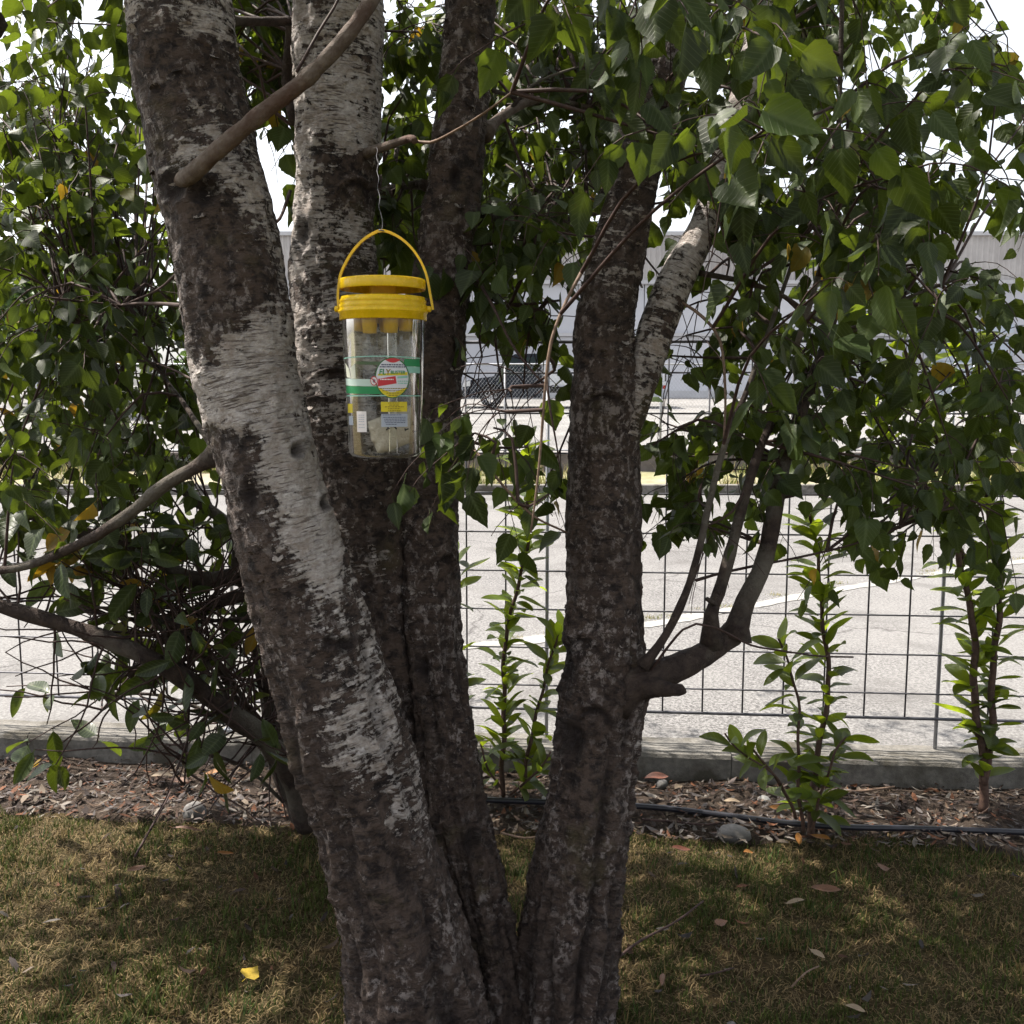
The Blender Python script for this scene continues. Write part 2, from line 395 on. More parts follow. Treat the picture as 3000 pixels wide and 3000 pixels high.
def road_material():
    m, n, l, b = mat('worn_asphalt'); co = n.new('ShaderNodeTexCoord').outputs['Object']
    g = noise(n, l, co, 60, 5, .8); c = mixc(n, l, ramp(n, l, g, [(.40, 0), (.60, 1)]), (.058, .055, .055), (.235, .229, .226))
    sp_ = noise(n, l, co, 75, 2, .5); c = mixc(n, l, ramp(n, l, sp_, [(.60, 0), (.66, .8)]), c, (.045, .042, .042))
    p = noise(n, l, co, .55, 6, .6); c = mixc(n, l, ramp(n, l, p, [(.40, 0), (.62, .5)]), c, (.20, .195, .19))
    p2 = noise(n, l, co, 1.7, 7, .65, .5); c = mixc(n, l, ramp(n, l, p2, [(.52, 0), (.68, .6)]), c, (.085, .08, .078))
    vo = n.new('ShaderNodeTexVoronoi'); vo.feature = 'DISTANCE_TO_EDGE'; vo.inputs['Scale'].default_value = .42
    mp = n.new('ShaderNodeVectorMath'); mp.operation = 'ADD'; l.new(co, mp.inputs[0])
    nt = n.new('ShaderNodeTexNoise'); nt.inputs['Scale'].default_value = 1.2; nt.inputs['Detail'].default_value = 6; l.new(co, nt.inputs['Vector']); l.new(nt.outputs['Color'], mp.inputs[1]); l.new(mp.outputs[0], vo.inputs['Vector'])
    cr = ramp(n, l, vo.outputs['Distance'], [(.0, .75), (.006, 0)]); c = mixc(n, l, cr, c, (.05, .045, .045))
    l.new(c, b.inputs['Base Color']); b.inputs['Roughness'].default_value = .9; b.inputs['Specular IOR Level'].default_value = .2
    bump(n, l, g, b, .5, .004); return m
M['asphalt'] = road_material()
ROADZ = .085
b = MB(); b.add([K(-60, KB+.002, ROADZ), K(60, KB+.002, ROADZ), Vector((70, 13.9, ROADZ)), Vector((-70, 13.9, ROADZ))], [(0, 1, 2, 3)])
kind(obj('road', b.mesh('road'), M['asphalt']), 'structure')
# slanting worn strip across the road
p0 = PZ(1000, 1945, ROADZ); p1 = PZ(1360, 1897, ROADZ); p2 = PZ(1875, 1835, ROADZ); p3 = PZ(2625, 1700, ROADZ); p4 = PZ(3400, 1590, ROADZ)
cl = spline([p0, p1, p2, p3, p4], .05); V = []; Fc = []
for i, q in enumerate(cl):
    w = .07+.012*math.sin(i*.31)+.010*math.sin(i*.83)+.006*math.sin(i*2.3); V += [(q[0], q[1]-w, ROADZ+.004), (q[0], q[1]+w+.012*math.sin(i*.57), ROADZ+.004)]
    if i: Fc.append((2*i-2, 2*i, 2*i+1, 2*i-1))
kind(obj('road_marking', np_mesh('road_marking', V, Fc, False), M['paint']), 'structure')
strip_line = cl

# far side of the road
b = MB(); b.box((0, 14.0, .1), (140, .2, .24)); kind(obj('far_kerb', b.mesh('far_kerb'), M['kerb']), 'structure')
v, f = grid(-70, 70, 14.1, 17.0, 160, 12, lambda x, y: .16+.05*perlin(np.stack([x*.9, y*.9, 0*x], 1), 2))
M['verge'] = soil_mat('dry_verge', (.20, .17, .12), (.33, .30, .22), (.17, .18, .07), 4)
kind(obj('verge', np_mesh('verge', v, f), M['verge']), 'structure')
YS = .0265
def yz(y): return .42+YS*(y-17.2)
M['yard'] = rough_mat('yard_concrete', (.16, .155, .15), (.23, .222, .215), 3, .9, .2, .004, .2, (.14, .136, .132))
b = MB(); b.add([(-70, 17.18, yz(17.18)), (70, 17.18, yz(17.18)), (90, 70, yz(70)), (-90, 70, yz(70))], [(0, 1, 2, 3)])
kind(obj('yard', b.mesh('yard'), M['yard']), 'structure')

# ------------------------------------------------------------------ wire mesh fence on the kerb
FV = 3.955
def fence():
    t = thing('mesh_fence', 'grey welded wire mesh fence with square openings standing on the low kerb', 'fence', K(0, FV, KT))
    u0, u1 = -4.6, 4.6
    zs = [.352+.158*k for k in range(9)]
    def bar(name, a, c, r, n=6, bend=0):
        q = [a.lerp(c, k/8) for k in range(9)] if bend else [a, c]
        if bend: q = [p+Vector((0, 0, bend*math.sin(i*1.3))) for i, p in enumerate(q)]
        me = MB().tube(q, r, n).mesh(name, True); return part(name, me, M['wire'], t)
    for z, r in ((.25, .0065), (1.735, .0065)): bar('rail', K(u0, FV, z), K(u1, FV, z), r, 8)
    for z in zs: bar('wire', K(u0, FV-.004, z), K(u1, FV-.004, z), .0037, 6, .0012)
    u_ref = (1482-1500)/F*4.0; k = -29
    posts = [(440-1500)/F*4.1, (1371-1500)/F*4.0, (2532-1500)/F*3.9]
    while True:
        u = u_ref+.1595*k; k += 1
        if u > u1: break
        if u < u0 or min(abs(u-p) for p in posts) < .05: continue
        bar('wire', K(u, FV+.001, .25), K(u, FV+.001, 1.735), .0036, 6)
    for p in posts+[posts[0]-1.4, posts[2]+1.4]:
        o = part('post', MB().tube([K(p, FV+.012, KT), K(p, FV+.012, 1.76)], .0075, 10).mesh('post', True), M['galv'], t)
        if p != posts[0] and abs(p) < 2: o.scale = (1, 1, 1); continue
        bp = MB().box(K(p, FV+.004, KT+.006), (.085, .07, .010), Matrix.Rotation(YAW, 3, 'Z')); bp.box(K(p+.028, FV+.004, KT+.03), (.010, .06, .045), Matrix.Rotation(YAW, 3, 'Z'))
        for s in (-1, 1): bp.tube([K(p-.02, FV+.004+s*.024, KT+.011), K(p-.02, FV+.004+s*.024, KT+.02)], .006, 6)
        q = part('base_plate', bp.mesh('base_plate'), M['galv'], t)
fence()

# ------------------------------------------------------------------ wall and chain link fence across the road
WY = 17.0
def far_wall():
    t = thing('retaining_wall', 'low weathered grey concrete wall carrying the chain link fence across the road', 'wall', (0, WY, .1))
    rnd = random.Random(5); x = -40.
    while x < 44:
        w = 3.0; b = MB(); dz = rnd.uniform(-.012, .012)
        b.box((x+w/2, WY+.1, .24+dz/2), (w-.02, .2, .42+dz)); o = part('wall_panel', b.mesh('wall_panel'), M['wallc'], t)
        x += w
    b = MB(); b.box((2, WY+.1, .462), (84, .235, .035)); part('coping', b.mesh('coping'), M['wallc'], t)
far_wall()
def chain_fence():
    t = thing('chain_link_fence', 'galvanised chain link fence with slim round posts on the wall across the road', 'fence', (0, WY+.1, .48))
    zb, zt = .52, 1.98; px = [(1480-1500)/F*17.1+2.66*k for k in range(-7, 9)]
    for x in px: part('post', MB().tube([(x, WY+.12, .48), (x, WY+.12, 2.03)], .021, 8).mesh('post', True), M['galv'], t)
    for z in (zb, zt): part('rail', MB().tube([(px[0], WY+.1, z), (px[-1], WY+.1, z)], .014, 6).mesh('rail', True), M['galv'], t)
    V = []; Fc = []; h = zt-zb; n = 0; x = -16.; r = .0013
    while x < 20:
        for s in (1, -1):
            a = Vector((x, WY+.1+s*.004, zb)); c = Vector((x+s*h*.82, WY+.1+s*.004, zt)); d = (c-a).normalized(); p = d.cross(Vector((0, 1, 0)))
            for e in (a, c):
                V += [e+p*r, e-p*r*.5+Vector((0, r, 0)), e-p*r*.5-Vector((0, r, 0))]
            Fc += [(n, n+1, n+4, n+3), (n+1, n+2, n+5, n+4), (n+2, n, n+3, n+5)]; n += 6
        x += .062
    o = part('chain_link', np_mesh('chain_link', [list(q) for q in V], Fc), M['galv'], t); kind(o, 'stuff')
chain_fence()

# ------------------------------------------------------------------ warehouse
BY = 46.0
M['clad'] = rough_mat('ribbed_cladding', (.40, .38, .375), (.50, .48, .47), 1.2, .7, 0, 0, .3, (.34, .32, .315))
M['panel'] = rough_mat('white_wall_panel', (.50, .51, .55), (.58, .59, .63), .8, .6, 0, 0, .3, (.45, .46, .50))
M['trim'] = rough_mat('grey_metal_trim', (.42, .42, .44), (.50, .50, .52), 3, .6, 0)
M['roofc'] = rough_mat('pale_roof_sheet', (.42, .41, .41), (.5, .49, .49), 2, .6, 0)
M['door'] = rough_mat('blue_grey_door', (.40, .45, .52), (.47, .52, .58), 2, .6, 0)
def warehouse():
    z0 = yz(BY)-.1; x0, x1 = -15., 36.
    t = thing('warehouse', 'long pale grey industrial building with ribbed upper cladding behind the parked truck', 'building', (0, BY, z0))
    b = MB(); b.box(((x0+x1)/2, BY+12, (z0+8.2)/2), (x1-x0-.2, 23.5, 8.2-z0)); part('core_wall', b.mesh('core_wall'), M['panel'], t)
    def strip(name, za, zb, w, m, yy, gap=.04):
        x = x0
        while x < x1-.1:
            bb = MB().box((x+w/2, BY+yy, (za+zb)/2), (w-gap, .12, zb-za)); part(name, bb.mesh(name), m, t); x += w
    strip('panel', 4.12, 6.28, 3.0, M['panel'], .1); strip('panel', z0+.42, 3.95, 3.0, M['panel'], .1)
    # ribbed upper sheets
    x = x0
    while x < x1-.1:
        V = []; Fc = []; n = 0; w = 3.0; k = 0; xx = 0
        while xx < w-.02:
            prof = [(0, 0), (.12, 0), (.15, -.05), (.22, -.05), (.25, 0)]
            for px_, py_ in prof: V += [(x+xx+px_, BY+py_, 6.46), (x+xx+px_, BY+py_, 8.42)]
            for j in range(4): Fc.append((n+2*j, n+2*j+2, n+2*j+3, n+2*j+1))
            n += 10; xx += .25
        part('cladding_sheet', np_mesh('cladding_sheet', V, Fc, False), M['clad'], t); x += w
    for z, h, d, nm in ((6.37, .17, .42, 'ledge'), (4.035, .15, .26, 'trim_band'), (z0+.2, .42, .2, 'plinth')):
        bb = MB().box(((x0+x1)/2, BY+.02, z), (x1-x0, d, h)); part(nm, bb.mesh(nm), M['trim'], t)
    bb = MB().box(((x0+x1)/2, BY-.03, 8.5), (x1-x0+.5, .3, .16)); part('gutter', bb.mesh('gutter'), M['trim'], t)
    for xx in (x0+.2, 4.2, 16.2, 28.2):
        part('downpipe', MB().tube([(xx, BY-.12, z0), (xx, BY-.12, 8.45)], .06, 8).mesh('downpipe', True), M['trim'], t)
    b = MB(); b.add([(x0-.3, BY-.1, 8.6), (x1+.3, BY-.1, 8.6), (x1+.3, BY+12, 9.6), (x0-.3, BY+12, 9.6), (x0-.3, BY+24, 8.6), (x1+.3, BY+24, 8.6)], [(0,1,2,3), (3,2,5,4)])
    part('roof', b.mesh('roof'), M['roofc'], t)
    for k, xx in enumerate((-9., 21.)):
        d = part('roller_door', MB().box((xx, BY+.0, z0+1.75), (3.6, .1, 3.3)).mesh('roller_door'), M['door'], t)
        for j in range(8):
            obj('door_slat', MB().box((xx, BY-.07, z0+.35+j*.4), (3.5, .05, .36)).mesh('door_slat'), M['door'], d)
    return t
warehouse()

# ------------------------------------------------------------------ flatbed truck in the yard
M['navy'] = plain('navy_car_paint', (.008, .012, .020), .35, .25)
M['tyre'] = rough_mat('tyre_rubber', (.012, .012, .013), (.022, .021, .021), 30, .85, 0)
M['alloy'] = plain('alloy_metal', (.45, .45, .47), .35, .5, .8)
M['alu'] = rough_mat('aluminium_board', (.52, .53, .55), (.62, .63, .65), 4, .45, 0, 0, .5, None, .4)
M['dglass'] = plain('dark_window_glass', (.02, .03, .035), .05, .8)
M['black'] = plain('black_chassis', (.015, .015, .016), .6, .3)
M['redlamp'] = plain('red_lens', (.35, .02, .015), .25, .5)
M['whitelamp'] = plain('headlamp_lens', (.55, .56, .56), .15, .6)
def truck():
    y = 36.; z = yz(y); X0 = -1.75
    t = thing('flatbed_truck', 'dark flatbed truck with aluminium side boards parked in the yard behind the chain link fence', 'truck', (X0+3.5, y, z))
    def prism(name, prof, y0, y1, m, parent=t, smooth=False):
        n = len(prof); V = [(X0+a, yy, z+c) for yy in (y0, y1) for a, c in prof]
        Fc = [tuple(range(n)), tuple(range(2*n-1, n-1, -1))]+[(i, i+n, (i+1) % n+n, (i+1) % n) for i in range(n)]
        b = MB(); b.add(V, Fc); return part(name, b.mesh(name), m, parent)
    arch = [(1.0+.47*math.cos(a), .36+.47*math.sin(a)) for a in np.linspace(math.pi, 0, 11)]
    body = [(0.05, .34), (0.02, .75), (.10, .92), (.55, 1.02), (1.15, 1.10), (1.62, 1.72), (1.85, 1.86), (2.7, 1.88), (2.78, 1.75), (2.8, .95), (2.8, .34)]+[(p[0], p[1]) for p in arch[::-1]]
    prism('cab_body', body, y-.92, y+.92, M['navy'])
    prism('wheel_well', [(.5, .34), (.5, .9), (1.55, .9), (1.55, .34)], y-.6, y+.6, M['black'])
    prism('side_window', [(1.32, 1.12), (1.70, 1.64), (1.95, 1.74), (1.95, 1.12)], y-.932, y-.921, M['dglass'])
    prism('side_window', [(2.03, 1.12), (2.03, 1.75), (2.60, 1.75), (2.64, 1.12)], y-.932, y-.921, M['dglass'])
    prism('windscreen', [(1.12, 1.12), (1.58, 1.70), (1.60, 1.68), (1.15, 1.10)], y-.82, y+.82, M['dglass'])
    d = prism('door', [(1.48, .42), (1.30, 1.06), (2.68, 1.06), (2.68, .42)], y-.935, y-.922, M['navy'])
    prism('headlight', [(.02, .72), (.06, .88), (.30, .95), (.28, .76)], y-.935, y-.70, M['whitelamp'])
    prism('bumper', [(-.08, .30), (-.08, .60), (.06, .64), (.06, .30)], y-.9, y+.9, M['black'])
    prism('mirror', [(1.24, 1.16), (1.24, 1.38), (1.36, 1.40), (1.36, 1.16)], y-1.12, y-.94, M['black'])
    prism('chassis', [(2.7, .52), (2.7, .74), (7.0, .74), (7.0, .52)], y-.45, y+.45, M['black'])
    prism('bed_floor', [(2.9, .80), (2.9, .90), (7.1, .90), (7.1, .80)], y-1.05, y+1.05, M['alu'])
    prism('headboard', [(2.86, .90), (2.86, 1.75), (2.92, 1.75), (2.92, .90)], y-1.02, y+1.02, M['alu'])
    for s in (-1, 1):
        for k in range(2): prism('side_board', [(2.96+2.07*k, .92), (2.96+2.07*k, 1.26), (4.98+2.07*k, 1.26), (4.98+2.07*k, .92)], y+s*1.05-.02, y+s*1.05+.02, M['alu'])
        prism('side_guard', [(3.6, .40), (3.6, .52), (5.1, .52), (5.1, .40)], y+s*.98-.02, y+s*.98+.02, M['alu'])
    prism('tailboard', [(7.08, .92), (7.08, 1.26), (7.12, 1.26), (7.12, .92)], y-1.02, y+1.02, M['black'])
    prism('toolbox', [(3.7, .30), (3.7, .76), (4.6, .76), (4.6, .30)], y-.94, y-.5, M['black'])
    prism('tail_light', [(7.02, .66), (7.02, .78), (7.10, .78), (7.10, .66)], y-1.0, y-.75, M['redlamp'])
    for wx, r in ((1.0, .37), (5.75, .37)):
        for s in (-1, 1):
            b = MB(); c = Vector((X0+wx, y+s*.84, z+r))
            prof = [(.22, -.1), (r-.03, -.11), (r, -.08), (r, .08), (r-.03, .11), (.22, .1)]
            vv = MB().lathe(prof, 28); R = Matrix.Rotation(math.pi/2, 3, 'X')
            b.add([c+R @ Vector(q) for q in vv.v], vv.f); w = part('wheel', b.mesh('wheel', True), M['tyre'], t)
            rb = MB(); vv = MB().lathe([(.195, .04), (.215, .085), (.235, .09), (.24, -.09)], 24)
            rb.add([c+R @ Vector((q[0], q[1], q[2]*-s)) for q in vv.v], vv.f)
            for k in range(7):
                a = 2*math.pi*k/7; rb.box(c+Vector((.11*math.cos(a), s*.055, .11*math.sin(a))), (.20, .03, .032), Matrix.Rotation(-a, 3, 'Y'))
            rim = obj('rim', rb.mesh('rim'), M['alloy'], w)
truck()

# ------------------------------------------------------------------ leaf shapes
def leaf_geo(kind_, L, Wd, curl=.12, fold=.25, ser=0., ns=8, seed=0):
    """leaf along +Y, face up +Z; rib attribute = 1 on the midrib"""
    rnd = random.Random(seed); V = []; rib = []; Fc = []
    for i in range(ns+1):
        t = i/ns
        if kind_ == 'birch': w = float(np.interp(t, [0, .05, .12, .22, .32, .45, .6, .75, .86, .94, 1], [.04, .50, .80, .97, 1, .90, .68, .40, .20, .09, .01]))
        else: w = math.sin(math.pi*min(1, t**.85*.98+.01))**.75*(.75+.45*t)
        w = max(w, .015)*Wd/2
        if ser and 0 < i < ns: w *= (1+ser*(1 if i % 2 else -1))
        y = t*L; z = -curl*L*t*t+.03*L*math.sin(t*6+seed)
        tw = .12*math.sin(t*3+seed*2)*w
        V += [(-w, y-(.03*L if kind_ == 'birch' and 0 < i < 3 else 0), z+fold*w+tw), (0, y, z), (w, y-(.03*L if kind_ == 'birch' and 0 < i < 3 else 0), z+fold*w-tw)]
        rib += [0, 1, 0]
        if i:
            a = 3*(i-1); Fc += [(a, a+1, a+4, a+3), (a+1, a+2, a+5, a+4)]
    # petiole as a thin blade
    n = len(V); pl = .32*L if kind_ == 'birch' else .10*L; pw = .012*L
    V += [(-pw, 0, 0), (pw, 0, 0), (pw, -pl, .05*L), (-pw, -pl, .05*L)]; rib += [.9]*4; Fc.append((n, n+1, n+2, n+3))
    V = np.array(V); V[:, 1] += pl
    return V, np.array(Fc), np.array(rib, float)
def leaf_mesh(name, geo, m, tint=None):
    V, Fc, rib = geo
    me = np_mesh(name, V, Fc, True, {'rib': ('FLOAT', rib), 'luv': ('FLOAT_VECTOR', V)}); me.materials.append(m); return me
BIRCH = [leaf_geo('birch', 1, .80+.12*math.sin(k*2.1), -.08+.13*(k % 4), .03+.13*((k*3) % 5), .05, 11, k) for k in range(10)]
LAUR = [leaf_geo('laurel', 1, .43+.03*(k % 3), .10+.14*(k % 3), .35+.12*(k % 2), 0, 8, k) for k in range(5)]

def frame(d, nrm):
    d = d.normalized(); nrm = nrm-d*nrm.dot(d)
    nrm = nrm.normalized() if nrm.length > 1e-4 else d.orthogonal().normalized()
    x = d.cross(nrm); return Matrix((x, d, nrm)).transposed()
def mass_mesh(name, items, geos, attrs_tint=True):
    """one mesh from many leaves: items = (variant, 3x3 rotation, scale, position, tint)"""
    Vs = []; Fs = []; Ts = []; Rb = []; Lu = []; o = 0
    for k, R, s, p, t in items:
        V, Fc, rib = geos[k]
        Vs.append((V*s) @ np.array(R).T+np.array(p)); Fs.append(Fc+o); o += len(V); Ts.append(np.full(len(V), t)); Rb.append(rib); Lu.append(V)
    return np_mesh(name, np.vstack(Vs), np.vstack(Fs), True, {'tint': ('FLOAT', np.concatenate(Ts)), 'rib': ('FLOAT', np.concatenate(Rb)), 'luv': ('FLOAT_VECTOR', np.vstack(Lu))})
def rvec(rnd):
    while True:
        v = Vector((rnd.uniform(-1, 1), rnd.uniform(-1, 1), rnd.uniform(-1, 1)))
        if .05 < v.length < 1: return v.normalized()

# ------------------------------------------------------------------ the multi-stemmed birch
s15 = 3000/1932.
TA = [(-330,165,330),(-150,205,385),(0,238,430),(75,243,442),(150,250,452),(230,268,472),(300,285,490),(400,312,515),(500,330,535),(600,348,550),(700,365,560),(800,395,580),(900,420,605),(1000,440,638),(1100,465,668),(1200,490,702),(1300,520,735),(1400,548,768),(1500,585,792),(1600,612,818),(1700,638,850),(1800,655,880),(1932,662,912),(2050,655,935)]
TB = [(-330,556,712),(-150,556,720),(0,555,724),(100,558,720),(200,560,715),(300,560,712),(400,556,706),(500,551,708),(560,550,722),(620,551,748),(700,556,756),(800,568,760),(900,590,764),(1000,615,770),(1100,640,775),(1250,680,790),(1400,715,815),(1600,760,850),(1800,800,890),(1950,820,905),(2080,830,915)]
TC = [(-330,880,956),(-150,862,948),(0,845,935),(100,835,926),(200,824,920),(300,810,911),(400,797,902),(500,786,892),(560,768,886),(620,750,880),(700,746,872),(800,742,866),(900,744,863),(1000,748,862),(1100,748,865),(1200,754,870),(1300,764,878),(1400,778,890),(1500,790,906),(1600,808,930),(1700,835,954),(1800,862,975),(1932,880,990),(2060,880,1005)]
TD = [(-330,1285,1375),(-150,1262,1352),(0,1235,1325),(100,1205,1302),(200,1182,1278),(300,1158,1252),(400,1136,1230),(500,1110,1212),(600,1088,1198),(700,1081,1205),(750,1078,1210),(800,1076,1204),(900,1073,1205),(1000,1070,1207),(1100,1070,1205),(1200,1065,1208),(1300,1060,1214),(1400,1055,1199),(1500,1040,1192),(1600,1020,1177),(1700,1000,1167),(1800,984,1160),(1932,975,1152),(2060,965,1150)]
birch = thing('birch_tree', 'large birch with four stems of peeling white and dark bark rising from one base', 'tree', (0, 2.3, 0))
DARKB = {   # patches of dark (+) and pale (-) bark seen on each stem: photo place, radius in metres, weight
 'A': [(560,250,.10,.55),(470,430,.08,.35),(660,560,.10,-.35),(600,690,.09,.55),(650,860,.12,.6),(720,1000,.05,.3),(770,1050,.09,-.65),(840,950,.07,-.3),(660,1180,.10,-.55),(760,1200,.09,-.55),(690,1330,.10,.65),(850,1360,.09,-.5),(900,1480,.09,-.6),(730,1500,.10,.6),(930,1620,.09,-.55),(770,1700,.10,.45),(900,1780,.07,.2),(1000,1960,.08,-.5),(1060,2100,.09,-.6),(1105,2230,.07,-.55),(1140,2340,.06,-.55),(1175,2460,.05,-.5),(1200,2580,.05,-.5),(1225,2700,.04,-.45),(1010,2340,.05,-.25),(860,2000,.11,.55),(900,2220,.12,.5),(970,2450,.14,.45),(1080,2650,.16,.45),(1130,2850,.2,.5),(430,120,.06,-.3),(620,80,.07,-.35)],
 'B': [(980,330,.09,-.35),(900,500,.05,-.5),(1050,560,.07,.5),(930,640,.06,-.4),(990,760,.08,.3),(880,800,.04,-.6),(900,1000,.05,-.5),(1000,960,.08,.35),(1000,1100,.08,.2),(960,1350,.1,.4),(1100,1500,.12,.35),(1150,1800,.14,.4),(1250,2200,.2,.45),(1000,90,.08,-.2)],
 'C': [(1370,120,.08,.15),(1330,420,.1,.4),(1350,760,.1,.4),(1290,1000,.08,.25),(1290,1250,.1,.4),(1270,1500,.1,.35),(1280,1700,.08,.0),(1250,1960,.06,.4),(1350,2200,.12,.3),(1400,2500,.15,.35),(1450,2750,.2,.5)],
 'D': [(1780,640,.07,-.3),(1800,860,.06,-.35),(1830,1010,.05,-.35),(1720,900,.07,.4),(1760,1170,.09,.4),(1760,1400,.12,.35),(1720,1700,.12,.3),(1790,1850,.07,-.05),(1740,2080,.08,.25),(1820,2200,.07,-.15),(1690,2350,.12,.3),(1700,2600,.13,.3),(1660,2850,.2,.5)]}
SCARS = {   # knots and eye-shaped scars: photo place, half width and half height in metres, arch
 'A': [(1000,1895,.022,.020,0),(960,1885,.014,.016,0),(870,1318,.013,.019,0),(600,560,.03,.03,0),(520,555,.035,.03,0),(1010,2010,.012,.01,0),(740,1450,.02,.035,0),(940,1480,.014,.018,0)],
 'B': [(1040,540,.04,.03,1),(890,690,.022,.05,0),(985,1090,.05,.014,1),(940,1170,.04,.010,1)],
 'C': [(1240,1960,.018,.035,0),(1290,2040,.028,.020,1),(1330,520,.012,.03,0),(1300,1640,.02,.03,1),(1370,2470,.02,.03,0)],
 'D': [(1770,1165,.050,.030,1),(1712,1880,.040,.032,1),(1745,2085,.045,.042,1),(1680,2170,.03,.05,0),(1660,1950,.03,.07,0),(1900,2000,.03,.04,0)]}
def trunk(key, rows, depth, dark0, lump, seedn):
    ctr = []
    for y, a, c in rows:
        p = P((a+c)/2*s15, y*s15, depth(y)); r = (c-a)/2*s15*mpp(p); ctr.append((p.x, p.y, p.z, r))
    ctr.reverse()
    # widths were read level across the photo: allow for the lean
    A = np.array(ctr); t = np.gradient(A[:, :3], axis=0); t /= np.linalg.norm(t, axis=1)[:, None]; A[:, 3] *= np.sqrt(1-t[:, 0]**2)
    Q = spline(A, .0052); n = 132
    C0 = Q[:, :3]; R0 = Q[:, 3]; T = np.gradient(C0, axis=0); T /= np.linalg.norm(T, axis=1)[:, None]
    X = np.cross(np.array([0, 1, 0.]), T); X /= np.linalg.norm(X, axis=1)[:, None]; Y = np.cross(T, X)
    arc = np.concatenate([[0], np.cumsum(np.linalg.norm(np.diff(C0, axis=0), axis=1))])
    th = np.linspace(0, 2*np.pi, n, endpoint=False); ct, st = np.cos(th), np.sin(th); m = len(Q)
    dirv = X[:, None, :]*ct[None, :, None]+Y[:, None, :]*st[None, :, None]
    pos = C0[:, None, :]+dirv*R0[:, None, None]
    bark = np.stack([np.outer(R0, ct), np.outer(R0, st), np.repeat(arc[:, None], n, 1)], 2).reshape(-1, 3)
    bark = bark+np.array([seedn*3.1, seedn*1.7, seedn*5.3])
    ps = pos.reshape(-1, 3); zz = ps[:, 2]
    low = np.clip((1.35-zz)/1.25, 0, 1)
    d = lump*1.4*fbm(bark*np.array([7, 7, 4.]), 3, seedn)
    d += .007*fbm(bark*np.array([26, 26, 20.]), 3, seedn+5)
    ang = np.repeat(th[None, :], m, 0).ravel(); ang = ang+.22*perlin(bark*np.array([6, 6, 7.]), seedn+40); ridged = 1-np.abs(perlin(np.stack([np.cos(ang)*2.0, np.sin(ang)*2.0, bark[:, 2]*1.8], 1), seedn+9))*2.0-np.abs(perlin(np.stack([np.cos(ang)*7, np.sin(ang)*7, bark[:, 2]*4.5], 1), seedn+19))*.8
    d += (.004+.034*low)*(ridged-.5)
    h = fbm(bark*np.array([16, 16, 150.]), 2, seedn+2); d += .0010*h
    # bark plates standing off the stem
    pl = fbm(bark*np.array([28, 28, 38.]), 4, seedn+30); plate = np.clip((pl-.02)*9, 0, 1); d += .0048*plate*(.45+.55*low)
    dark = np.full(len(ps), dark0)+.25*low
    nearp = np.array([0, 0, CAMH])
    for px, py, r, w in DARKB[key]:
        i = np.argmin(np.abs(np.array([y*s15 for y, _, _ in rows])-py)); dd = depth(rows[i][0])
        c = np.array(P(px, py, dd)); c[1] -= .06
        q = np.sum((ps-c)**2, 1); dark += w*np.exp(-q/(r*r*.9))*(1.0 if w > 0 else .62)
    scar_shade = np.zeros(len(ps))
    for px, py, a, bb, arch in SCARS[key]:
        i = np.argmin(np.abs(np.array([y*s15 for y, _, _ in rows])-py)); rr = (rows[i][2]-rows[i][1])/2*s15; cx = (rows[i][2]+rows[i][1])/2*s15
        dd = depth(rows[i][0]); off = max(-.95, min(.95, (px-cx)/rr)); rad = rr*dd/F
        c = np.array(P(px, py, dd-rad*math.sqrt(1-off*off)))
        w = ps-c; du = w[:, 0]/a; dv = w[:, 2]/bb; ok = np.abs(w[:, 1]) < .09
        if arch:
            e = np.sqrt(du**2+(dv+.55*du**2-.1)**2); ridge = np.exp(-((dv+.9*du**2-.55)/.28)**2)*np.exp(-(du/1.05)**2)
            d += np.where(ok, ridge*.017-np.exp(-(e/.7)**2)*.006, 0); scar_shade = np.maximum(scar_shade, np.where(ok, np.exp(-((dv+1.15*du**2-.15)/.26)**2)*np.exp(-(du/1.05)**4)*.95, 0)); dark += np.where(ok, .4*np.exp(-(e/1.1)**2), 0)
        else:
            e = np.sqrt(np.maximum(0, du**2+dv**2+.25*fbm(bark*60, 2, 3))); d += np.where(ok, np.exp(-((e-1.05)/.3)**2)*.006-np.exp(-(e/.8)**2)*.012, 0); scar_shade = np.maximum(scar_shade, np.where(ok, np.clip(1.25-e, 0, 1)**.6*.9, 0))
    crev_shade = np.clip((.42-ridged)*2.4, 0, 1)*low**.6*.85; scar_shade = np.maximum(scar_shade, crev_shade)  # shade painted dark into the creases between the lower bark ridges
    ps = ps+dirv.reshape(-1, 3)*d[:, None]
    i = np.arange((m-1)*n); a = i//n*n; k = i % n; k2 = (k+1) % n
    Fc = np.stack([a+k, a+k2, a+n+k2, a+n+k], 1)
    me = np_mesh('trunk', ps, Fc, True, {'bark': ('FLOAT_VECTOR', bark), 'dark': ('FLOAT', np.clip(dark, 0, 1.3)), 'scar_shade': ('FLOAT', np.clip(scar_shade, 0, 1))})
    o = part('trunk', me, M['bark'], birch)
    # curls of bark peeling off
    rf = np.random.RandomState(seedn); nf = 560; k = rf.randint(30, m-5, nf)*n+rf.randint(0, n, nf)
    dr = dirv.reshape(-1, 3)[k]; tg = np.repeat(T, n, 0)[k]; sd_ = np.cross(tg, dr); V = []; Fq = []; at = []
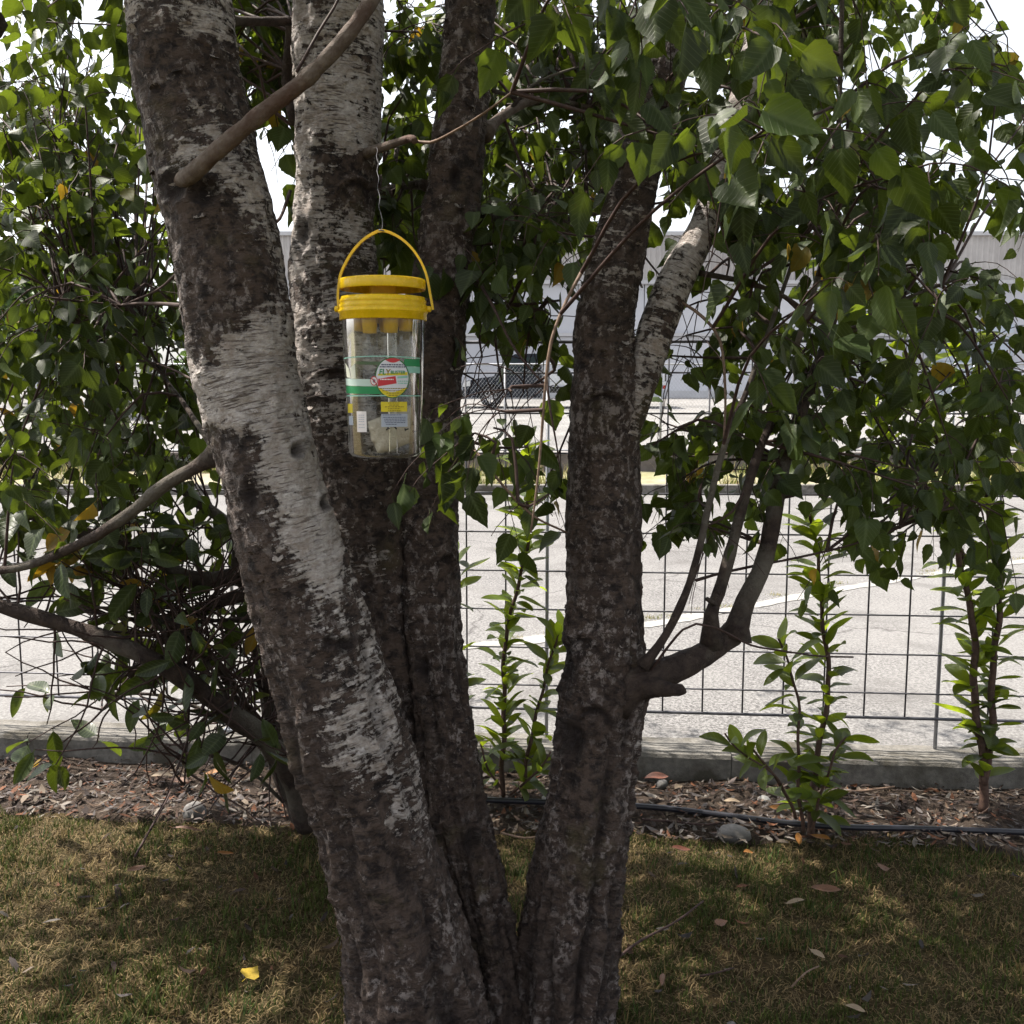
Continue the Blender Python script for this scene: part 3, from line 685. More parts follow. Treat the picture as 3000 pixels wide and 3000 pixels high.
    for q in range(nf):
        L = rf.uniform(.006, .026); hh = rf.uniform(.003, .012)*rf.choice([-1, 1]); up = rf.uniform(.25, 1.1); b0 = ps[k[q]]-dr[q]*.001; o_ = len(V)
        for a_ in (-1, -.33, .33, 1):
            w_ = 1-.5*abs(a_)*rf.rand()
            for e_ in (0, .6, 1): V.append(b0+sd_[q]*a_*L/2+tg[q]*hh*e_*w_+dr[q]*(abs(hh)*up*e_**2*w_)); at.append(bark[k[q]]+np.array([a_*L, 0, e_*hh]))
        for a_ in range(3):
            for e_ in range(2): Fq.append((o_+a_*3+e_, o_+a_*3+3+e_, o_+a_*3+4+e_, o_+a_*3+e_+1))
    fm = np_mesh('bark_flakes', V, Fq, True, {'bark': ('FLOAT_VECTOR', at), 'dark': ('FLOAT', np.repeat(np.clip(dark[k]-.25, 0, 1), 12)), 'scar_shade': ('FLOAT', np.zeros(len(V)))})
    kind(obj('bark_flakes', fm, M['bark'], o), 'stuff')
    return o, C0, R0
dA = lambda y: 2.12+.10*max(0, (1000-y)/1000)*.6
dB = lambda y: 2.48-.18*min(1, max(0, (y-700)/1300))
dC = lambda y: 2.46-.20*min(1, max(0, (y-900)/1100))
dD = lambda y: 2.40-.14*min(1, max(0, (y-900)/1100))
LIMBS = []      # sampled points that twigs may grow from
for key, rows, dep, dk, lp, sn, lab in (('A', TA, dA, .46, .006, 1, 'leaning left stem with broad white bark'), ('B', TB, dB, .35, .006, 2, 'pale upright stem behind the hanging trap'), ('C', TC, dC, .66, .007, 3, 'dark scaly stem right of the trap'), ('D', TD, dD, .68, .007, 4, 'dark stem with arched scars forking at the top')):
    o, c0, r0 = trunk(key, rows, dep, dk, lp, sn); o['label'] = lab
    for q in c0[::12]:
        if q[2] > 1.6: LIMBS.append(Vector(q))

def limb(pts, r0, r1, m='branch', n=10, name='branch', parent=birch, rec=True, wob=.0, step=.03, knob=True):
    """pts: (photo x, photo y, distance); radius in photo pixels at the two ends"""
    q = [P(*p) for p in pts]; sc = mpp(q[0])
    Q = spline(q, step); k = len(Q); tt = np.linspace(0, 1, k); rad = (r0+(r1-r0)*tt)*sc
    if wob: Q = Q+wob*np.stack([perlin(Q*9, 1), perlin(Q*9, 2), perlin(Q*9, 3)], 1)
    rad = rad*(1+.16*perlin(np.stack([tt*len(Q)*.5, tt*0, tt*0+len(pts)], 1), 4)*2)
    if r0 >= 12: rad = rad*(1+.8*np.exp(-np.arange(k)*step/.022))
    v, f = tube_geo([Vector(p) for p in Q], list(rad), n)
    me = MB().add(v, f).mesh(name, True); o = part(name, me, M[m], parent)
    if rec:
        for p in Q[1::3]: LIMBS.append(Vector(p))
    return o
def bark_limb(pts, w, dark0=.35):
    """pale upper limb with the trunk's own bark"""
    q = [P(*p) for p in pts]; A = np.array([[*p, ww/2*mpp(p)] for p, ww in zip(q, w)]); Q = spline(A, .008); n = 64
    C0 = Q[:, :3]; T = np.gradient(C0, axis=0); T /= np.linalg.norm(T, axis=1)[:, None]
    X = np.cross(np.array([0, 1, 0.]), T); X /= np.linalg.norm(X, axis=1)[:, None]; Y = np.cross(T, X)
    th = np.linspace(0, 2*np.pi, n, endpoint=False); ct, st = np.cos(th), np.sin(th); m = len(Q)
    arc = np.concatenate([[0], np.cumsum(np.linalg.norm(np.diff(C0, axis=0), axis=1))])
    dirv = (X[:, None, :]*ct[None, :, None]+Y[:, None, :]*st[None, :, None]).reshape(-1, 3)
    bk = np.stack([np.outer(Q[:, 3], ct), np.outer(Q[:, 3], st), np.repeat(arc[:, None], n, 1)], 2).reshape(-1, 3)+9.3
    ps = np.repeat(C0, n, 0)+dirv*(np.repeat(Q[:, 3], n)+.003*fbm(bk*20, 3, 2))[:, None]
    i = np.arange((m-1)*n); a = i//n*n; k = i % n; k2 = (k+1) % n
    me = np_mesh('branch', ps, np.stack([a+k, a+k2, a+n+k2, a+n+k], 1), True, {'bark': ('FLOAT_VECTOR', bk), 'dark': ('FLOAT', np.full(len(ps), dark0)+.35*np.clip(1-bk[:, 2]+9.1, 0, 1)), 'scar_shade': ('FLOAT', np.zeros(len(ps)))})
    part('branch', me, M['bark'], birch)
    for p in C0[::10]: LIMBS.append(Vector(p))
bark_limb([(1830,1290,2.36),(1880,1120,2.38),(1925,960,2.40),(1990,800,2.43),(2060,670,2.46),(2120,480,2.5),(2175,310,2.55),(2215,150,2.6),(2235,0,2.62),(2260,-300,2.7)], [70,92,108,104,88,84,86,84,80,70], .22)

limb([(528,538,2.14),(542,526,2.06),(566,502,1.995),(640,440,1.955),(800,310,1.93),(930,200,1.92),(1010,110,1.92),(1080,20,1.93),(1200,-160,1.97)], 25, 18, 'pale_branch', 14, wob=.006, step=.015)
limb([(870,210,2.0),(930,100,2.05),(1000,-20,2.1),(1060,-200,2.15)], 5, 4, 'twig', 6)
limb([(660,60,2.3),(760,62,2.4),(860,62,2.5)], 13, 14, wob=.003)
limb([(870,60,2.6),(850,170,2.6),(842,240,2.62),(862,360,2.58)], 22, 16)
limb([(1060,455,2.46),(1090,442,2.38),(1140,425,2.3),(1200,405,2.25),(1215,412,2.2)], 14, 9, 'pale_branch', wob=.002)
limb([(1205,410,2.24),(1260,418,2.2),(1330,385,2.1),(1420,330,2.0),(1500,270,1.95)], 5, 3, 'tan_twig', 6)
limb([(1420,390,2.5),(1460,350,2.6),(1520,310,2.7),(1580,292,2.8),(1650,300,2.9),(1800,330,3.1)], 17, 8, 'pale_branch')
limb([(1490,325,2.65),(1560,250,2.7),(1650,210,2.75),(1720,190,2.8)], 6, 3)
limb([(1445,265,2.5),(1520,290,2.7),(1580,320,2.8)], 7, 4)
limb([(1400,640,2.6),(1480,640,2.75),(1570,655,2.85),(1700,635,3.0),(1850,600,3.1)], 13, 8)
limb([(1480,612,2.8),(1570,620,2.9),(1650,600,3.0)], 9, 6)
limb([(1255,540,2.6),(1180,545,2.7),(1110,560,2.9)], 14, 9)
limb([(1150,550,2.75),(1140,650,2.8),(1090,770,2.75)], 8, 4)
limb([(1205,560,2.7),(1215,700,2.7),(1260,800,2.6)], 4, 2, 'twig', 5)
# the low bough on the right with its upright shoots
limb([(1810,2030,2.32),(1890,1985,2.30),(1960,1965,2.32),(2040,1930,2.36),(2100,1895,2.40),(2150,1862,2.43)], 50, 30, 'branch', 16, wob=.006, step=.02)
limb([(1880,2005,2.30),(1930,2018,2.25),(1975,2022,2.21),(2000,2020,2.2),(2006,2018,2.198)], 34, 12, 'branch', 12, wob=.006, step=.01)
limb([(2085,1890,2.38),(2085,1800,2.36),(2105,1740,2.38),(2140,1620,2.40),(2175,1480,2.42),(2220,1330,2.46),(2260,1240,2.5)], 21, 12, 'branch', 10, wob=.003)
limb([(2095,1770,2.36),(2072,1755,2.33)], 9, 7, 'branch', 8)
limb([(2150,1868,2.43),(2185,1760,2.44),(2225,1680,2.46),(2250,1600,2.48),(2268,1500,2.5),(2290,1380,2.54),(2330,1250,2.58),(2420,1000,2.7),(2500,760,2.8)], 30, 10, 'branch', 12, wob=.004)
limb([(1880,1955,2.26),(1950,1860,2.28),(2010,1740,2.32),(2050,1600,2.36),(2085,1450,2.38),(2125,1300,2.4),(2190,1140,2.44),(2260,950,2.5),(2340,720,2.6),(2420,560,2.7)], 13, 5, 'branch', 8, wob=.003)
limb([(2335,1010,2.3),(2370,900,2.3),(2410,760,2.32),(2440,600,2.34),(2455,420,2.36),(2462,200,2.38),(2470,-150,2.4)], 9, 7, 'branch', 8)
limb([(2050,800,2.45),(2130,815,2.5),(2200,830,2.52),(2300,870,2.5),(2400,940,2.5),(2500,960,2.5),(2640,880,2.5),(2800,820,2.5)], 9, 4, 'branch', 7)
limb([(2170,820,2.5),(2260,765,2.5),(2360,690,2.5),(2480,560,2.5)], 6, 3, 'twig', 6)
limb([(1990,880,2.4),(2060,930,2.3),(2110,1000,2.3),(2125,1150,2.25),(2120,1300,2.2)], 5, 3, 'tan_twig', 6)
limb([(1725,760,2.1),(1660,880,2.05),(1615,1000,2.02),(1596,1150,2.0),(1585,1300,2.0),(1570,1450,1.98),(1555,1560,1.98)], 6, 3, 'tan_twig', 6)
limb([(1600,1100,2.02),(1612,1200,2.0),(1630,1300,2.0),(1645,1400,2.0)], 4, 2, 'twig', 6)
limb([(1880,2000,2.3),(2000,1845,2.2),(2070,1833,2.2),(2120,1850,2.25),(2200,1890,2.3),(2280,1905,2.35),(2400,1922,2.4),(2500,1925,2.42)], 4, 3, 'twig', 6)
limb([(2040,1700,2.4),(2110,1680,2.5),(2200,1660,2.5),(2330,1635,2.55),(2480,1600,2.6),(2600,1560,2.6),(2750,1500,2.6)], 5, 2.5, 'twig', 6)
limb([(1365,780,2.4),(1430,870,2.3),(1500,1010,2.25),(1570,1100,2.2),(1600,1130,2.15)], 5, 3, 'twig', 6)
limb([(1365,890,2.5),(1460,892,2.55),(1560,890,2.6),(1640,880,2.6)], 5, 4, 'twig', 6)
limb([(1440,890,2.5),(1400,780,2.5),(1390,700,2.5)], 4, 3, 'twig', 6)
limb([(1435,890,2.5),(1480,810,2.5),(1530,740,2.5)], 4, 2, 'twig', 6)
limb([(1345,1270,2.3),(1400,1330,2.2),(1480,1430,2.15),(1560,1510,2.15),(1660,1560,2.3)], 4, 3, 'tan_twig', 6)
# boughs on the left
limb([(640,1330,2.15),(560,1375,2.2),(470,1430,2.25),(370,1510,2.3),(240,1590,2.4),(60,1660,2.5),(-200,1690,2.6)], 22, 12, 'branch', 10, wob=.004)
limb([(560,1110,2.3),(500,1080,2.5),(430,1060,2.7),(300,1050,2.9)], 4, 2, 'twig', 6)
limb([(535,895,2.2),(460,890,2.4),(370,893,2.6),(200,920,2.9)], 7, 4, 'twig', 6)
limb([(520,800,2.2),(460,850,2.4),(370,890,2.6),(150,980,2.8)], 5, 3, 'twig', 6)
limb([(630,1320,2.3),(590,1260,2.5),(530,1170,2.7),(480,1100,2.9),(380,900,3.2)], 10, 5, 'branch', 7)
limb([(850,560,2.6),(820,640,2.5),(785,660,2.4)], 6, 4, 'twig', 6)
limb([(850,365,2.5),(780,300,2.45),(760,200,2.4),(700,130,2.4)], 5, 3, 'twig', 6)
# higher boughs carrying the crown
for pts in ([(-1.1,2.2,2.3),(-1.7,2.3,3.1),(-2.4,2.5,3.7)], [(-.95,2.2,2.6),(-1.2,1.5,3.4),(-1.6,.7,4.0)], [(-.55,2.5,2.9),(-.4,3.4,3.7),(-.5,4.3,4.2)], [(.1,2.45,2.9),(.2,1.5,3.6),(.3,.5,4.1)], [(.75,2.5,2.9),(1.5,2.6,3.5),(2.4,2.7,3.9)], [(.72,2.5,2.8),(1.2,3.3,3.4),(1.9,4.2,3.8)], [(-.55,2.5,2.8),(-.6,2.5,4.0),(-.7,2.6,5.2)], [(.1,2.45,2.8),(.15,2.6,4.2),(.1,2.7,5.4)], [(.7,2.5,2.8),(.9,2.5,4.0),(1.1,2.5,5.0)], [(-1.08,2.2,2.5),(-1.4,2.3,3.6),(-1.7,2.4,4.8)]):
    Q = spline(pts, .06); r = np.linspace(.045, .012, len(Q)); v, f = tube_geo([Vector(p) for p in Q], list(r), 8)
    part('branch', MB().add(v, f).mesh('branch', True), M['branch'], birch)

# twigs and leaves
rnd = random.Random(21); LEAVES = []; TW = MB()
OPEN = [(1355, 1590, 1020, 1240, .97), (1380, 1520, 1215, 1320, .8), (1935, 2090, 840, 1190, .85), (2000, 2180, 730, 830, .6), (700, 870, 420, 700, .6), (1370, 1640, 1480, 2000, .8), (1470, 1560, 660, 720, .8), (1880, 2330, 1640, 2200, .9), (2300, 2490, 1460, 1720, .8)]   # openings in the foliage
def leaf_at(p, out, size, droop=.75, tint=None):
    if p.y > 1.2 and p.z < 3:
        px, py = proj(p+Vector((0, 0, -size*.6)))
        if p.y < 2.45 and ((1660 < px < 1905 and 640 < py < 2000) or (1880 < px < 2130 and 470 < py < 1080)) and rnd.random() < .85: return
        for a, b_, c_, d_, w_ in OPEN:
            if a < px < b_ and c_ < py < d_ and rnd.random() < w_: return
    d = (Vector((0, 0, -1))*droop+out*.55+rvec(rnd)*.55).normalized()
    nrm = rvec(rnd)+Vector((0, -.35, .35)); R = frame(d, nrm) @ Matrix.Diagonal((rnd.uniform(.68, 1.12), 1, rnd.uniform(.7, 1.5)))
    LEAVES.append((rnd.randrange(len(BIRCH)), R, size*rnd.choice((rnd.uniform(.45, .8), rnd.uniform(.75, 1.25), rnd.uniform(.85, 1.15))), p, rnd.random() if tint is None else tint))
def twig(p0, d, L, nl, size, r=.0019):
    pts = [p0]; p = p0.copy(); dd = d.normalized(); st = L/6
    for k in range(6):
        dd = (dd+Vector((0, 0, -.16))+rvec(rnd)*.16).normalized(); p = p+dd*st; pts.append(p.copy())
    TW.tube(pts, [r*(1-.09*k) for k in range(7)], 4, False)
    for j in range(nl):
        t = (j+.6)/nl*6; i = min(5, int(t)); q = pts[i].lerp(pts[i+1], t-i)
        side = dd.cross(Vector((0, 0, 1))); side = side.normalized() if side.length > .01 else rvec(rnd)
        leaf_at(q, side*(1 if j % 2 else -1)+dd*.4, size)
    return pts
def spray(target, size, nt=4, nl=6):
    """a thin bough from the nearest limb to the target, with leafy twigs near its end"""
    near = min(rnd.sample(LIMBS, min(90, len(LIMBS))), key=lambda q: (q-target).length+max(0, target.z-q.z-.5)*.5)
    mid = near.lerp(target, .5)+Vector((0, 0, .10*(target-near).length))+rvec(rnd)*.04
    Q = [Vector(q) for q in spline([near, mid, target], .06)]
    TW.tube(Q, [.0046-.0028*k/len(Q) for k in range(len(Q))], 5, False)
    for k in range(nt):
        q = Q[max(0, len(Q)-1-int(rnd.random()**1.3*len(Q)*.5))]; d = (target-near).normalized()*.5+rvec(rnd)*.8
        twig(q, d, rnd.uniform(.12, .26), nl, size)
SKYGAP = []
def region(x0, x1, y0, y1, d0, d1, count, size=.070, nt=4, nl=5, keep=None):
    k = 0; tries = 0
    while k < count and tries < count*20:
        tries += 1; px = rnd.uniform(x0, x1); py = rnd.uniform(y0, y1)
        if keep and not keep(px, py): continue
        spray(P(px, py, rnd.uniform(d0, d1)), size, nt, nl); k += 1
region(1420, 1850, -60, 620, 2.6, 3.9, 26)
region(1850, 3050, -80, 640, 2.2, 4.0, 70)
region(1600, 2350, -60, 480, 1.45, 2.0, 9, .076)
region(2250, 2900, 100, 900, 1.7, 2.3, 10, .074)
region(2250, 3150, 600, 1400, 2.4, 3.7, 38)
region(1900, 2280, 700, 1000, 2.3, 3.2, 8)
region(1900, 2300, 980, 1430, 2.3, 3.2, 11)
region(1980, 2330, 1380, 1600, 2.3, 2.7, 6, .068, 3, 4)
region(2380, 2950, 1380, 1600, 2.4, 3.2, 13, .068, 3, 4)
region(1390, 1660, 620, 1000, 2.2, 3.0, 16)
region(1380, 1650, 1000, 1480, 2.0, 2.7, 12, .070, 3, 5)
region(1100, 1320, -40, 820, 2.6, 3.9, 34)
region(680, 860, -60, 420, 2.6, 3.6, 20)
region(1390, 1700, 0, 700, 2.9, 4.2, 20)
region(-50, 640, -60, 700, 2.7, 4.4, 76)
region(-50, 620, 650, 1450, 2.5, 4.0, 64)
def visible_rank(it):
    return it[3].y
# sunlit far side of the crown, seen through the gaps
region(380, 2900, -200, 250, 4.2, 5.6, 40, .06)
NEARN = len(LEAVES)
# the crown overhead and behind the camera, out of the picture but shading it
k = 0
cl = [(rnd.uniform(-4.4, 3.4), rnd.uniform(-.8, 4.8), rnd.uniform(2.6, 5.4)) for _ in range(1750)]
for x, y, z in cl:
    if ((x+.5)/3.9)**2+((y-2.1)/2.75)**2+((z-3.4)/2.1)**2 > 1: continue
    f_ = y*cp-(z-CAMH)*sp
    if f_ > .2:
        px, py = proj((x, y, z))
        if py > -230 and -600 < px < 3600: continue
    for j in range(16):
        p = Vector((x, y, z))+rvec(rnd)*rnd.uniform(.03, .26)
        f2 = p.y*cp-(p.z-CAMH)*sp
        if f2 > .2 and proj(p)[1] > -60: continue
        leaf_at(p, rvec(rnd), .085, .5)
# the 300 leaves that show largest are parts of their own, the rest one mass
def score(i):
    it = LEAVES[i]; px, py = proj(it[3])
    if i >= NEARN or it[3].y < .3 or not (-20 < px < 3020 and -20 < py < 3000): return 9e9
    return (it[3]-Vector((0, 0, CAMH))).length/it[2]*.05
order = sorted(range(len(LEAVES)), key=score); single = set(order[:300])
LM = [leaf_mesh('birch_leaf', g, M['birch_leaf']) for g in BIRCH]
pinv = Matrix.Translation(-Vector(PAR[birch.name]))
crown = part('crown', mass_mesh('crown', [LEAVES[i] for i in range(len(LEAVES)) if i not in single], BIRCH), M['birch_leaf_mass'], birch); kind(crown, 'stuff')
for i in order[:300]:
    kx, R, s_, p, t_ = LEAVES[i]; o = bpy.data.objects.new('leaf', LM[kx]); C.objects.link(o); o.parent = birch; o.matrix_parent_inverse = pinv
    o.matrix_basis = Matrix.Translation(p) @ R.to_4x4() @ Matrix.Scale(s_, 4)
kind(part('twigs', TW.mesh('twigs', True), M['twig'], birch), 'stuff')
print('birch leaves', len(LEAVES), 'near', NEARN)

# ------------------------------------------------------------------ laurel saplings along the kerb
LL = [leaf_mesh('laurel_leaf', g, M['laurel']) for g in LAUR]
SL = [leaf_mesh('shrub_leaf', g, M['shrub_leaf']) for g in LAUR]
M['stem'] = rough_mat('sapling_stem', (.045, .026, .022), (.11, .066, .048), 80, .7, .4, .002)
def put_leaf(t, me, p, d, nrm, size, name='leaf'):
    o = bpy.data.objects.new(name, me); C.objects.link(o); o.parent = t; o.matrix_parent_inverse = Matrix.Translation(-PAR[t.name])
    o.matrix_basis = Matrix.Translation(p) @ frame(d, nrm).to_4x4() @ Matrix.Scale(size, 4)
def sapling(label, stems, seed, size=.115, group=None, name='laurel_sapling'):
    r_ = random.Random(seed); base = P(*stems[0][0][0]); t = thing(name, label, 'sapling', base, group)
    for pts, r0, r1, t0, gap in stems:
        Q = [Vector(q) for q in spline([P(*p) for p in pts], .02)]; m = mpp(Q[0])
        Q = [q+Vector((.009*math.sin(i*.23+seed)+.003*math.sin(i*.7), .006*math.cos(i*.31), 0)) for i, q in enumerate(Q)]
        rr = [(r0+(r1-r0)*k/len(Q))*m for k in range(len(Q))]
        part('stem', MB().tube(Q, rr, 8).mesh('stem', True), M['stem'], t)
        L = 0; az = r_.random()*6; nxt = t0
        tot = sum((Q[i+1]-Q[i]).length for i in range(len(Q)-1))
        for i in range(len(Q)-1):
            L += (Q[i+1]-Q[i]).length
            while L/tot > nxt or i == len(Q)-2 and nxt < 1.0:
                ax = (Q[i+1]-Q[i]).normalized(); az += 2.4+r_.uniform(-.4, .4)
                x = ax.orthogonal().normalized(); y = ax.cross(x); side = x*math.cos(az)+y*math.sin(az)
                up = .95+.5*(L/tot)**3; d = side+ax*up*r_.uniform(.2, 1.35)+Vector((0, 0, -.2))+rvec(r_)*.22
                if r_.random() < .12: nxt += gap/tot; continue
                put_leaf(t, r_.choice(LL), Q[i], d, ax+rvec(r_)*.35, size*r_.choice((r_.uniform(.5, .8), r_.uniform(.8, 1.15), r_.uniform(.8, 1.1)))); nxt += gap/tot
                if i == len(Q)-2 and nxt > 1.25: break
    return t
sapling('slender young laurel between the dark trunks, its leafy stem rising in front of the fence', [
  ([(1478,2345,3.62),(1475,2200,3.64),(1470,2060,3.66),(1480,1930,3.68),(1500,1800,3.68),(1525,1660,3.66),(1545,1560,3.64),(1550,1400,3.62),(1540,1290,3.6)], 8, 3.5, .10, .0085),
  ([(1540,2345,3.60),(1555,2150,3.62),(1585,2020,3.62),(1620,1920,3.6),(1645,1850,3.6)], 7, 3, .06, .011),
  ([(1500,2330,3.55),(1580,2260,3.5),(1610,2200,3.5)], 4, 2.5, .2, .022), ([(1485,2330,3.55),(1430,2240,3.5),(1400,2170,3.5)], 4, 2.5, .2, .022)], 4)
sapling('young laurel on the right with two upright stems rising from beside the black pipe', [
  ([(2372,2455,3.28),(2385,2330,3.30),(2405,2150,3.32),(2422,2000,3.34),(2420,1860,3.36),(2405,1700,3.38),(2380,1580,3.40),(2365,1500,3.40)], 11, 4, .06, .0095),
  ([(2352,2440,3.25),(2345,2280,3.25),(2335,2080,3.26),(2310,1960,3.26),(2285,1870,3.26)], 6, 3, .10, .014),
  ([(2375,2440,3.22),(2420,2300,3.18),(2450,2200,3.16),(2480,2160,3.16)], 5, 3, .2, .02)], 9, .112)
sapling('small low laurel shoot with broad upright leaves left of the right sapling', [
  ([(2330,2400,3.2),(2275,2290,3.15),(2240,2240,3.12),(2210,2190,3.1)], 5, 3, .5, .022),
  ([(2330,2400,3.2),(2265,2270,3.12),(2160,2190,3.05),(2130,2150,3.03)], 4, 2.5, .6, .024)], 13, .105)
sapling('laurel half hidden behind the dark stem right of the trap', [
  ([(1320,2300,3.62),(1330,2150,3.6),(1335,1950,3.6),(1335,1800,3.6),(1330,1650,3.6),(1310,1540,3.6)], 8, 3, .1, .016)], 17, .115)
sapling('tall sunny laurel with orange tinged leaves at the far right of the bed', [
  ([(2880,2380,3.45),(2860,2000,3.5),(2810,1600,3.55),(2740,1300,3.6),(2660,1050,3.65),(2570,900,3.7)], 14, 4, .06, .012),
  ([(2880,2300,3.45),(2920,1900,3.5),(2900,1500,3.55),(2850,1150,3.6),(2790,900,3.65)], 12, 4, .06, .012),
  ([(2830,1650,3.55),(2720,1450,3.5),(2600,1300,3.5),(2540,1180,3.5)], 7, 3, .3, .018)], 19, .13)

# ------------------------------------------------------------------ old evergreen shrub on the left
def shrub():
    r_ = random.Random(31); base = P(880, 2400, 3.3)
    t = thing('evergreen_shrub', 'tangled dark evergreen shrub with thick bowed stems and some yellow leaves at left', 'shrub', base)
    pts_all = []
    def st(pts, r0, r1, n=10, name='stem'):
        Q = [Vector(q) for q in spline([P(*p) for p in pts], .03)]; m = mpp(Q[0])
        part(name, MB().tube(Q, [(r0+(r1-r0)*k/len(Q))*m*(1+.1*math.sin(k*.8)) for k in range(len(Q))], n).mesh(name, True), M['branch'], t)
        pts_all.extend(Q[3:])
    st([(900,2420,3.3),(840,2250,3.2),(760,2150,3.1),(700,2110,3.05),(610,2040,3.0),(520,1975,2.95),(420,1920,2.9),(250,1850,2.9),(50,1790,2.9),(-250,1700,2.9)], 34, 14)
    st([(880,2400,3.35),(800,2120,3.4),(790,1950,3.4),(760,1800,3.35),(700,1690,3.3),(620,1700,3.25),(540,1690,3.2),(470,1645,3.15),(375,1605,3.1),(180,1540,3.1),(-20,1440,3.1),(-250,1300,3.1)], 28, 16)
    st([(760,1730,3.3),(690,1750,3.25),(610,1775,3.2),(540,1810,3.2),(460,1890,3.2),(380,1980,3.2)], 18, 10)
    st([(700,1690,3.3),(700,1580,3.3),(650,1520,3.3),(580,1470,3.3),(500,1400,3.3),(420,1360,3.3)], 24, 10)
    st([(870,2390,3.4),(800,2250,3.45),(770,2050,3.5),(740,1900,3.5)], 14, 7)
    st([(890,2410,3.35),(850,2200,3.5),(830,2000,3.55)], 12, 6)
    st([(830,2350,3.3),(720,2250,3.2),(560,2200,3.15),(545,2260,3.1)], 5, 4, 6)
    st([(555,2050,3.0),(550,2150,3.0),(540,2300,3.0)], 4, 3, 6)
    st([(760,1810,3.2),(600,1820,3.15),(430,1822,3.1),(250,1790,3.1)], 7, 5, 6)
    for pts, r0 in (([(870,2390,3.35),(790,2200,3.2),(690,2010,3.1),(560,1860,3.0),(420,1790,2.95),(280,1780,2.9)], 9), ([(860,2380,3.3),(740,2130,3.3),(640,1960,3.3),(520,1720,3.3),(440,1560,3.3)], 10), ([(880,2395,3.4),(780,2180,3.5),(640,2100,3.5),(480,2040,3.5),(330,2030,3.5)], 8), ([(700,2110,3.1),(600,1930,3.1),(470,1790,3.1),(330,1690,3.1)], 7), ([(620,2050,3.0),(500,1890,3.0),(390,1700,3.05),(330,1540,3.1)], 7), ([(760,1830,3.3),(640,1900,3.3),(480,1960,3.3),(300,2080,3.3)], 6)):
        st(pts, r0, 4, 7)
    TWS = MB(); lv = []
    for k in range(520):
        p = r_.choice(pts_all); 
        if p.z < .3: continue
        d = (rvec(r_)+Vector((-.15, 0, .35))).normalized(); L = r_.uniform(.2, .5); q = [p]; c = p.copy()
        for j in range(6): d = (d+rvec(r_)*.22+Vector((0, 0, .03))).normalized(); c = c+d*L/6; q.append(c.copy())
        if min(w_.z for w_ in q) < .12 or min(w_.y for w_ in q) < 2.75: continue
        TWS.tube(q, [.0042-.0004*j for j in range(7)], 5, False)
        if r_.random() < .50:
            az = r_.random()*6
            for j in range(r_.randint(3, 6)):
                az += 2.4; x = d.orthogonal().normalized(); y = d.cross(x); side = x*math.cos(az)+y*math.sin(az)
                if (q[6-j//2].z > .3 or q[6-j//2].y > 3.3) and (proj(q[6-j//2])[1] < 1650 or r_.random() < .42): lv.append((q[6-j//2], side+d*.4+Vector((0, 0, -.45)), rvec(r_)+Vector((0, -.3, .5)), r_.uniform(.075, .135)))
    kind(part('twigs', TWS.mesh('twigs', True), M['twig'], t), 'stuff')
    for p, d, n_, s_ in lv[:300]: put_leaf(t, r_.choice(SL), p, d, n_, s_)
    rest = [(r_.randrange(5), frame(d, n_), s_, p, r_.random()) for p, d, n_, s_ in lv[300:]]
    if rest: kind(part('foliage', mass_mesh('foliage', rest, LAUR), M['shrub_leaf_mass'], t), 'stuff')
    print('shrub leaves', len(lv))
shrub()

# ------------------------------------------------------------------ distant greenery
def bush(name, label, cat, c, rx, rz, n, size, seed, mname, trunk_h=0, group=None):
    r_ = random.Random(seed); c = Vector(c); t = thing(name, label, cat, (c.x, c.y, c.z), group); it = []
    lobes = [(rvec(r_)*Vector((rx*.5, rx*.5, rz*.5)).length*.45, r_.uniform(.45, .75)) for _ in range(9)]
    cc = c+Vector((0, 0, trunk_h+rz))
    for k in range(n):
        lo, lr = r_.choice(lobes); v = rvec(r_)*(r_.random()**.4)*lr; p = cc+lo+Vector((v.x*rx, v.y*rx, v.z*rz))
        if p.z < c.z: continue
        it.append((r_.randrange(10), frame(rvec(r_)+Vector((0, 0, -.3)), rvec(r_)), size*r_.uniform(.6, 1.3), p, r_.random()*.95))
    kind(part('crown', mass_mesh('crown', it, BIRCH), M[mname], t), 'stuff')
    st = MB(); top = cc+Vector((0, 0, rz*.3))
    st.tube([c+Vector((0, 0, -.1)), c.lerp(top, .5)+Vector((.05*rx, 0, 0)), top], [.06*rx+.01, .045*rx+.008, .01*rx], 8)
    for k in range(5):
        st.tube([c.lerp(top, .3+.1*k), cc+rvec(r_)*rx*.6], [.025*rx+.004, .006*rx], 6)
    part('trunk', st.mesh('trunk', True), M['branch'], t); return t
M['lime'] = leaf_material('lime_leaf', (.13, .17, .02), (.40, .46, .03), True, .5, None, .4)
M['far_leaf'] = leaf_material('far_leaf', (.045, .080, .025), (.12, .2, .03), True, .5, None, .3)
bush('clipped_bush', 'small round yellow green bush in the sunny yard behind the chain link fence', 'bush', (4.75, 20.2, yz(20.2)), .42, .40, 900, .055, 41, 'lime')
for k, (x, y, h, lab) in enumerate(((-19, 40, 4.2, 'leafy tree beside the far left end of the warehouse'), (-12.5, 30, 3.2, 'lower rounded tree in front of the warehouse at far left'), (-27, 46, 5.2, 'tallest distant tree left of the warehouse'), (-7.5, 25, 1.5, 'shrubby young tree in the yard left of the truck'))):
    bush('yard_tree', lab, 'tree', (x, y, yz(y)), h*.62, h*.5, 2600, .34 if h > 2 else .2, 50+k, 'far_leaf', h*.35, 'trees in the yard')

